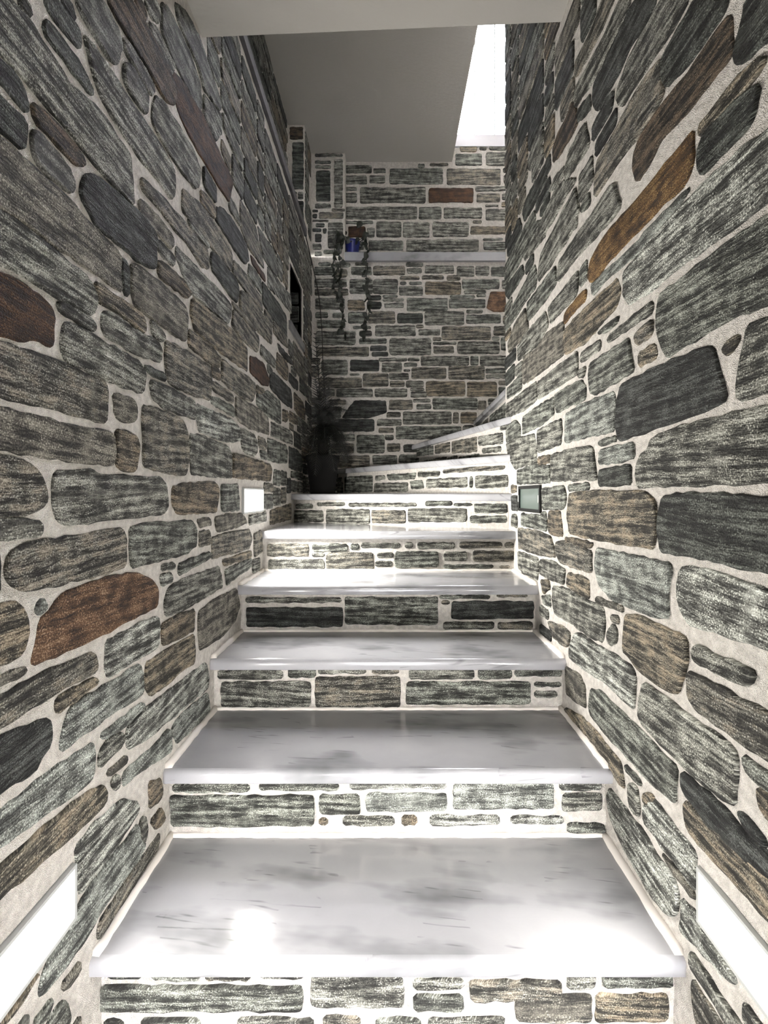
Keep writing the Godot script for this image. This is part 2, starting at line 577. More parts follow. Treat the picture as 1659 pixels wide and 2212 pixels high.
func recess_courses(u0: float, u1: float, v0: float, v1: float) -> Array:
	var o := []
	var v := v0
	while v < v1 - 0.03:
		var h := minf(rng.randf_range(0.05, 0.10), v1 - v)
		var u := u0 + rng.randf_range(-0.1, 0.0)
		while u < u1 - 0.05:
			var l := minf(rng.randf_range(0.14, 0.42), u1 - u)
			if l > 0.05:
				o.append(["dghm"[rng.randi() % 4], [u * 1000, v * 1000, (u + l) * 1000 - 12, v * 1000 + rng.randf() * 5, (u + l) * 1000 - 14, (v + h) * 1000 - 12, u * 1000 + 3, (v + h) * 1000 - 14 + rng.randf() * 4]])
			u += l
		v += h
	return o

func mirrored(rows: Array) -> Array:
	var o := []
	for r in rows:
		var p := []
		for i in r[1].size() / 2:
			var k: int = r[1].size() / 2 - 1 - i
			p.append(-r[1][k * 2])
			p.append(r[1][k * 2 + 1])
		o.append([r[0], p])
	return o

func right_wall():
	var w := root("wall_right", wall_frame(at(0.55, 0, 0), Vector3(0, 0, 1)), "structure")
	var holes := [hole(-2.0, -1.715, -0.066, 0.039), hole(-0.842, -0.55, -0.752, -0.652)]
	put("mortar", rough_face(-2.245, 2.6, -1.25, 3.85, holes, 0.034, 0.0021, 0.26, 3.0), M.mortar, w)
	lay(mirrored(stones_right()), w, 0.0055, 0.0, 0.0032)

func back_walls():
	var w := root("wall_back", wall_frame(at(0, 0, 3.40), Vector3(1, 0, 0)), "structure")
	put("mortar", rough_face(-0.60, 2.4, -1.25, 1.70, [], 0.035, 0.0021, 0.30, 4.0), M.mortar, w)
	put("pier_mortar", box_mesh(Vector3(-0.60, 1.69, -0.12), Vector3(-0.313, 2.44, 0.0)), M.mortar, w)
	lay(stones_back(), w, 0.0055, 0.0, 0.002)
	lay(stones_pier(), w, 0.006)
	var b := root("wall_upper", wall_frame(at(0, 0, 3.49), Vector3(1, 0, 0)), "structure")
	put("mortar", rough_face(-0.40, 2.4, 1.69, 3.85, [hole(0.40, 1.6, 2.63, 3.72)], 0.035, 0.0021, 0.24, 5.0), M.mortar, b)
	lay(stones_upper(), b, 0.007)
	# closing walls round the upper flight and behind the eye
	var c := root("wall_side", wall_frame(at(2.3, 0, 0), Vector3(0, 0, 1)), "structure")
	put("mortar", rough_face(-3.6, -2.2, -0.2, 3.85, [], 0.1, 0.004, 0.2, 6.0), M.mortar, c)
	put("return_face", box_mesh(Vector3(-2.25, -1.25, 0.0), Vector3(-2.0, 3.85, 1.5)), M.mortar, c)

func ceilings():
	# the low ceiling over the lower flight rises a little to the right
	var st := SurfaceTool.new()
	st.begin(Mesh.PRIMITIVE_TRIANGLES)
	st.set_smooth_group(-1)
	var l := -0.60
	var r := 0.62
	var hl := 1.355
	var hr := 1.52
	var c := [at(l, hl, -2.7), at(r, hr, -2.7), at(r, hr, 1.528), at(l, hl, 1.413), at(l, 3.95, -2.7), at(r, 3.95, -2.7), at(r, 3.95, 1.528), at(l, 3.95, 1.413)]
	for q in [[3, 2, 1, 0], [4, 5, 6, 7], [0, 1, 5, 4], [2, 3, 7, 6], [3, 0, 4, 7], [1, 2, 6, 5]]:
		quad_uv(st, [c[q[0]], c[q[1]], c[q[2]], c[q[3]]], [flat_uv(c[q[0]]), flat_uv(c[q[1]]), flat_uv(c[q[2]]), flat_uv(c[q[3]])])
	st.generate_normals()
	var o := put("ceiling", st.commit(), M.plaster, self)
	o.set_meta("kind", "structure")
	var s := put("ceiling", box_mesh(at(-0.75, 2.44, 3.60), at(0.463, 3.95, 1.45)), M.plaster, self)
	s.set_meta("kind", "structure")
	var t := put("ceiling", box_mesh(at(0.40, 3.85, 3.75), at(2.5, 3.97, 1.3)), M.plaster, self)
	t.set_meta("kind", "structure")
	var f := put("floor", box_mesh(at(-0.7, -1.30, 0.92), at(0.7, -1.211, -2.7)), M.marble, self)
	f.set_meta("kind", "structure")

func window_and_fill_opening():
	var w := root("window_1", wall_frame(at(1.0, 2.63, 3.60), Vector3(1, 0, 0)), "structure")
	put("sill", box_mesh(Vector3(-0.60, -0.085, -0.16), Vector3(0.62, 0.0, 0.125)), M.whitewood, w)
	for x in [-0.60, 0.56]:
		put("frame", box_mesh(Vector3(x, 0, -0.03), Vector3(x + 0.04, 1.09, 0.02)), M.whitewood, w)
	put("frame", box_mesh(Vector3(-0.60, 1.05, -0.03), Vector3(0.60, 1.09, 0.02)), M.whitewood, w)
	put("frame", box_mesh(Vector3(-0.56, 0, -0.03), Vector3(0.56, 0.035, 0.02)), M.whitewood, w)
	for x in [-0.35, -0.20]:
		put("bar", box_mesh(Vector3(x - 0.004, 0.035, -0.012), Vector3(x + 0.004, 1.05, -0.004)), M.pale_metal, w)
	put("pane", box_mesh(Vector3(-0.56, 0.035, -0.012), Vector3(0.56, 1.05, -0.008)), M.pane, w)
	# unseen opening added behind the eye, kept low so daylight fills walls, not treads
	var d := root("wall_front", wall_frame(at(0, 0, -2.6), Vector3(-1, 0, 0)), "structure")
	put("plaster", rough_face(-0.7, 0.7, -1.25, 1.6, [hole(-0.45, 0.45, -1.211, -0.25)], 0.2, 0.001, 0.12, 8.0), M.plaster, d)

func staircase():
	var s := root("staircase", Transform3D(), "")
	meta(s, "stone staircase with polished white marble treads, winding up to the right", "staircase")
	var hs := [-1.036, -0.861, -0.678, -0.509, -0.3315, -0.156, 0.008, 0.185, 0.36, 0.535]
	var nose := [0.59, 0.882, 1.173, 1.478, 1.751, 2.065]
	var face := [0.63, 0.92, 1.208, 1.513, 1.786, 2.10]
	var th := 0.034
	for k in 6:
		var far: float = face[k + 1] + 0.03 if k < 5 else 0.0
		var plan := [Vector2(-0.565, nose[k]), Vector2(0.56, nose[k]), Vector2(0.56, far), Vector2(-0.565, far)]
		if k == 5:
			plan = [Vector2(-0.565, nose[k] + 0.01), Vector2(0.56, nose[k]), Vector2(0.56, 2.21), Vector2(-0.565, 2.85)]
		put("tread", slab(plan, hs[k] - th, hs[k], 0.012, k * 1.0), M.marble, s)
	var turning := [[Vector2(-0.57, 2.715), Vector2(0.555, 2.125), Vector2(0.56, 2.23), Vector2(-0.33, 3.43), Vector2(-0.57, 3.43)],
		[Vector2(-0.43, 3.43), Vector2(0.555, 2.125), Vector2(0.57, 2.23), Vector2(0.23, 3.43)],
		[Vector2(0.152, 3.43), Vector2(0.555, 2.125), Vector2(0.62, 2.25), Vector2(0.66, 3.43)],
		[Vector2(0.604, 3.43), Vector2(0.572, 2.255), Vector2(0.95, 2.255), Vector2(0.95, 3.43)],
		[Vector2(0.90, 3.43), Vector2(0.90, 2.255), Vector2(1.3, 2.255), Vector2(1.3, 3.43)],
		[Vector2(1.25, 3.43), Vector2(1.25, 2.255), Vector2(2.3, 2.255), Vector2(2.3, 3.43)]]
	for k in 6:
		var h: float = 0.008 + 0.1757 * k
		if k < 4:
			h = hs[k + 6]
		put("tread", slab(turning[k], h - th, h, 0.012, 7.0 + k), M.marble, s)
	# mortar run along the walls at both ends of each tread, and along its back
	for k in 5:
		for x in [-0.552, 0.547]:
			fillet(s, [Vector3(x, hs[k], nose[k] + 0.01), Vector3(x, hs[k], face[k + 1])], 0.013)
		fillet(s, [Vector3(-0.55, hs[k], face[k + 1] - 0.001), Vector3(0.55, hs[k], face[k + 1] - 0.001)], 0.009)
	# risers: rough mortar with stones set in it
	var rows := [[], stones_riser_1(), stones_riser_2(), stones_riser_3(), stones_riser_4(), stones_riser_5(), stones_riser_6(), stones_riser_7(), stones_riser_8()]
	for k in 6:
		var lo: float = hs[k - 1] if k > 0 else -1.215
		riser(s, Vector3(-0.56, 0, face[k]), Vector3(0.56, 0, face[k]), lo - 0.004, hs[k] - th, rows[k], 0.56, 0.8)
	riser(s, Vector3(-0.555, 0, 2.80), Vector3(0.55, 0, 2.19), -0.16, 0.008 - th, rows[6], 0.0, 0.5)
	riser(s, Vector3(-0.47, 0, 3.54), Vector3(0.55, 0, 2.19), 0.004, 0.185 - th, rows[7], 0.0, 0.3)
	riser(s, Vector3(0.09, 0, 3.79), Vector3(0.55, 0, 2.19), 0.18, 0.36 - th, rows[8], 0.0, 0.3)
	riser(s, Vector3(0.645, 0, 3.43), Vector3(0.60, 0, 2.25), 0.355, 0.535 - th, [["g", [30, 375, 200, 372, 205, 485, 35, 488]], ["g", [220, 372, 480, 370, 478, 430, 222, 432]], ["h", [222, 445, 420, 443, 420, 490, 224, 490]], ["g", [500, 372, 720, 370, 722, 486, 498, 488]], ["g", [740, 380, 1100, 378, 1098, 480, 742, 482]]], 0.0, 0.3)
	riser(s, Vector3(0.935, 0, 3.43), Vector3(0.935, 0, 2.25), 0.53, 0.711 - th, [["g", [40, 550, 420, 548, 418, 660, 42, 658]], ["h", [445, 550, 800, 552, 802, 655, 448, 660]]], 0.0, 0.3)
	riser(s, Vector3(1.285, 0, 3.43), Vector3(1.285, 0, 2.25), 0.70, 0.887 - th, [["g", [40, 725, 520, 722, 518, 840, 42, 838]]], 0.0, 0.3)

func fillet(s: Node3D, ends: Array, r: float):
	var p := []
	var n := int(ends[0].distance_to(ends[1]) / 0.02)
	for i in n + 1:
		var q: Vector3 = ends[0].lerp(ends[1], float(i) / n)
		p.append(at(q.x, q.y + rng.randf_range(-0.002, 0.001), q.z) + Vector3(rng.randf_range(-1, 1), 0, rng.randf_range(-1, 1)) * 0.0016)
	put("mortar_fillet", tube(p, r, r * 0.9, 8), M.mortar, s)

func riser(s: Node3D, a: Vector3, b: Vector3, h0: float, h1: float, rows: Array, shift: float, deep: float):
	var u := Vector3(b.x - a.x, 0, -(b.z - a.z))
	var ln := u.length()
	u = u.normalized()
	var f := wall_frame(at(a.x + shift * u.x, 0, a.z) + Vector3(0, 0, 0), u)
	var o := put("riser", rough_face(-shift, ln - shift, h0, h1, [], 0.03, 0.0018, 0.03, a.z * 7.0), M.mortar, s, f)
	lay(rows, o, 0.005, 0.0, 0.0015)

func ledges():
	var l := put("trim_1", box_mesh(at(-0.70, 1.705, 3.14), at(-0.540, 1.752, 1.30)), M.dull_ledge, self)
	l.set_meta("kind", "structure")
	var b := put("trim_2", box_mesh(at(-0.313, 1.662, 3.52), at(2.3, 1.722, 3.375)), M.ledge, self)
	b.set_meta("kind", "structure")

# ---------------------------------------------------------------- things
func lamp(state: String, c: Vector3, side: float, label: String, w: float, h: float, power: float):
	# local axes: x along the wall, y up, z out of the wall
	var t := root("wall_light", wall_frame(c, Vector3(0, 0, -side)))
	meta(t, label, "wall light")
	var lit := state == "Lit"
	var fm: Material = M.pale_metal if lit else M.dark_metal
	var e := 0.006 if lit else 0.012
	var st := SurfaceTool.new()
	st.begin(Mesh.PRIMITIVE_TRIANGLES)
	st.set_smooth_group(-1)
	var x := w / 2.0 - 0.001
	var y := h / 2.0 - 0.001
	block(st, Vector3(-x, -y, -0.05), Vector3(x, -y + e, 0.008))
	block(st, Vector3(-x, y - e, -0.05), Vector3(x, y, 0.008))
	block(st, Vector3(-x, -y + e, -0.05), Vector3(-x + e, y - e, 0.008))
	block(st, Vector3(x - e, -y + e, -0.05), Vector3(x, y - e, 0.008))
	block(st, Vector3(-x + e, -y + e, -0.05), Vector3(x - e, y - e, -0.04))
	st.generate_normals()
	put("frame", st.commit(), fm, t)
	put("diffuser", box_mesh(Vector3(-x + e, -y + e, -0.04), Vector3(x - e, y - e, 0.002)), M.lit if lit else M.off_glass, t)
	if lit:
		var a := AreaLight3D.new()
		a.name = "glow"
		a.area_size = Vector2(w - 0.03, h - 0.02)
		a.light_color = Color(1.0, 0.98, 0.955)
		a.light_energy = power
		a.shadow_enabled = true
		a.area_range = 12.0
		a.position = Vector3(0, 0, 0.010)
		a.rotation.y = PI
		t.add_child(a)
	else:
		for s in [-1.0, 1.0]:
			put("clip", box_mesh(Vector3(s * (x - 0.008) - 0.004, -0.014, 0.008), Vector3(s * (x - 0.008) + 0.004, 0.014, 0.011)), M.pale_metal, t)

func leaf_mesh(len: float, wid: float) -> Mesh:
	# a heart-shaped leaf, folded a little along its midrib, hanging tip down from the origin
	var st := SurfaceTool.new()
	st.begin(Mesh.PRIMITIVE_TRIANGLES)
	st.set_smooth_group(0)
	var prof := [[-0.08, 0.25], [0.0, 0.42], [0.22, 0.5], [0.5, 0.4], [0.78, 0.2], [1.0, 0.0]]
	for s in [-1.0, 1.0]:
		for i in prof.size() - 1:
			var a: Array = prof[i]
			var b: Array = prof[i + 1]
			var p := [Vector3(0, -maxf(a[0], 0.0) * len, 0.1 * len * a[0]), Vector3(0, -b[0] * len, 0.1 * len * b[0] * b[0]), Vector3(s * b[1] * wid, -b[0] * len, -0.12 * wid), Vector3(s * a[1] * wid, -a[0] * len, -0.12 * wid)]
			if s > 0:
				quad(st, p[0], p[1], p[2], p[3])
			else:
				quad(st, p[3], p[2], p[1], p[0])
	st.generate_normals()
	return st.commit()

func plants():
	# trailing plant in a blue pot on the ledge of the far wall
	var r := RandomNumberGenerator.new()
	r.seed = 77
	var p := root("trailing_plant", Transform3D(Basis(), at(-0.262, 1.722, 3.44)))
	meta(p, "trailing plant with heart-shaped leaves in a small blue pot on the far marble ledge", "plant")
	put("pot", lathe([Vector2(0.0, 0.0), Vector2(0.036, 0.0), Vector2(0.040, 0.006), Vector2(0.050, 0.085), Vector2(0.054, 0.088), Vector2(0.055, 0.104), Vector2(0.048, 0.104), Vector2(0.046, 0.09), Vector2(0.0, 0.088)]), M.pot_blue, p)
	var strands := [[Vector3(-0.02, 0.10, 0.02), Vector3(-0.07, 0.10, 0.09), Vector3(-0.085, -0.03, 0.115), Vector3(-0.075, -0.15, 0.10), Vector3(-0.09, -0.26, 0.09), Vector3(-0.06, -0.38, 0.09), Vector3(-0.07, -0.50, 0.08), Vector3(-0.05, -0.60, 0.08)],
		[Vector3(0.03, 0.10, 0.02), Vector3(0.09, 0.11, 0.06), Vector3(0.115, -0.01, 0.13), Vector3(0.10, -0.14, 0.12), Vector3(0.115, -0.28, 0.11), Vector3(0.12, -0.38, 0.11), Vector3(0.09, -0.50, 0.10), Vector3(0.075, -0.62, 0.09)],
		[Vector3(-0.01, 0.10, 0.03), Vector3(-0.09, 0.13, 0.07), Vector3(-0.12, 0.02, 0.10), Vector3(-0.115, -0.12, 0.10), Vector3(-0.13, -0.24, 0.09), Vector3(-0.10, -0.33, 0.09)]]
	var kinds := [leaf_mesh(0.042, 0.036), leaf_mesh(0.055, 0.046), leaf_mesh(0.034, 0.03)]
	for s in strands:
		var c := Curve3D.new()
		for q in s:
			c.add_point(q, Vector3(0, 0.03, 0), Vector3(0, -0.03, 0))
		put("vine", tube(Array(c.get_baked_points()).filter(func(q): return true).slice(0, 400, 1) if c.get_baked_points().size() < 40 else sampled(c, 24), 0.0028, 0.0018, 5), M.stem, p)
		var n := int(c.get_baked_length() / 0.026)
		for i in n:
			var q := c.sample_baked((i + 0.5) / n * c.get_baked_length())
			var b := Basis(Vector3.UP, r.randf_range(-1.3, 1.3)) * Basis(Vector3(1, 0, 0), r.randf_range(-0.5, 0.2)) * Basis(Vector3(0, 0, 1), r.randf_range(-0.9, 0.9))
			put("leaf", kinds[r.randi() % 3], M.leaf, p, Transform3D(b, q + Vector3(r.randf_range(-0.015, 0.015), 0.004, r.randf_range(0.0, 0.012))))
	for s in [[Vector3(-0.02, 0.09, 0), Vector3(-0.055, 0.15, 0.01)], [Vector3(0.03, 0.09, 0), Vector3(0.06, 0.22, 0.0)], [Vector3(0.04, 0.09, 0.01), Vector3(0.10, 0.14, 0.01)]]:
		put("vine", tube([s[0], s[0].lerp(s[1], 0.5) + Vector3(0.004, 0.004, 0), s[1]], 0.0028, 0.002, 5), M.stem, p)
		put("leaf", kinds[1], M.leaf, p, Transform3D(Basis(Vector3(0, 0, 1), r.randf_range(-0.6, 0.6)), s[1] + Vector3(0, 0.03, 0.004)))
	# bare stem hanging from the ledge in the corner
	var w := put("hanging_stem", tube(sampled(curve_of([at(-0.545, 1.70, 3.12), at(-0.505, 1.52, 3.16), at(-0.475, 1.36, 3.22), at(-0.455, 1.10, 3.25), at(-0.45, 0.86, 3.26), at(-0.43, 0.60, 3.27), at(-0.425, 0.46, 3.27)]), 26), 0.0035, 0.0025, 5), M.stem, self)
	meta(w, "thin dark bare stem hanging from the left ledge down the far corner", "stem")
	palm()

func curve_of(pts: Array) -> Curve3D:
	var c := Curve3D.new()
	for i in pts.size():
		var t: Vector3 = (pts[mini(i + 1, pts.size() - 1)] - pts[maxi(i - 1, 0)]) / 6.0
		c.add_point(pts[i], -t, t)
	return c

func sampled(c: Curve3D, n: int) -> Array:
	var o := []
	for i in n:
		o.append(c.sample_baked(c.get_baked_length() * i / (n - 1.0), true))
	return o

func palm():
	var r := RandomNumberGenerator.new()
	r.seed = 12
	var base := at(-0.425, 0.008, 3.06)
	var p := root("potted_palm", Transform3D(Basis(), base))
	meta(p, "dark potted palm with feathery fronds standing in the far left corner of the stairs", "plant")
	put("pot", lathe([Vector2(0.0, 0.0), Vector2(0.075, 0.0), Vector2(0.08, 0.01), Vector2(0.10, 0.20), Vector2(0.108, 0.205), Vector2(0.11, 0.245), Vector2(0.098, 0.245), Vector2(0.095, 0.22), Vector2(0.0, 0.215)]), M.pot_dark, p)
	put("trunk", tube([Vector3(0, 0.2, 0), Vector3(0.004, 0.3, 0), Vector3(0, 0.38, 0)], 0.04, 0.032, 9), M.stem, p)
	var tips := [Vector3(-0.045, 1.02, 0.02), Vector3(0.02, 0.80, 0.05), Vector3(0.06, 0.70, 0.10), Vector3(-0.03, 0.72, 0.12), Vector3(0.16, 0.52, 0.10), Vector3(0.10, 0.45, 0.22), Vector3(-0.03, 0.42, 0.26), Vector3(0.0, 0.62, 0.2), Vector3(0.14, 0.36, -0.05), Vector3(0.15, 0.30, 0.15), Vector3(0.05, 0.27, 0.24), Vector3(-0.04, 0.28, 0.22), Vector3(0.10, 0.62, -0.05), Vector3(0.17, 0.20, 0.10), Vector3(0.10, 0.14, 0.22), Vector3(-0.01, 0.12, 0.26), Vector3(-0.04, 0.20, 0.20), Vector3(0.20, 0.40, 0.02), Vector3(0.04, 0.50, 0.16), Vector3(-0.03, 0.55, 0.10), Vector3(0.16, 0.24, -0.02)]
	for t in tips:
		var a := Vector3(0, 0.36, 0)
		var m: Vector3 = a.lerp(t, 0.5) + Vector3(0, 0.10 if t.y < 0.7 else 0.03, 0)
		var c := curve_of([a, m, t])
		var f := put("frond", tube(sampled(c, 9), 0.005, 0.0015, 5), M.frond, p)
		var st := SurfaceTool.new()
		st.begin(Mesh.PRIMITIVE_TRIANGLES)
		st.set_smooth_group(-1)
		var n := 22
		for i in n:
			var k := (i + 2.0) / (n + 1.0)
			var q := c.sample_baked(k * c.get_baked_length())
			var q2 := c.sample_baked(minf(1.0, k + 0.04) * c.get_baked_length())
			var fwd := (q2 - q).normalized()
			if fwd.length() < 0.5:
				fwd = (t - m).normalized()
			var sd := fwd.cross(Vector3(0.2, 0.15, 1)).normalized()
			for s in [-1.0, 1.0]:
				var ln := 0.068 * sin(PI * clampf(k * 0.85 + 0.12, 0, 1)) + 0.012
				var tip: Vector3 = q + (sd * s * 0.8 + fwd * 0.75).normalized() * ln + Vector3(0, -0.006, r.randf_range(-0.006, 0.006))
				var wd := fwd * 0.0042
				var up := Vector3(0, 0, 0.0012)
				for y in [up, -up]:
					var tri := [q - wd + y, q + wd + y, tip]
					if y == -up:
						tri = [tri[1], tri[0], tri[2]]
					for v in tri:
						st.add_vertex(v)
		st.generate_normals()
		var lf := put("leaflets", st.commit(), M.frond, f)
		lf.set_meta("kind", "stuff")

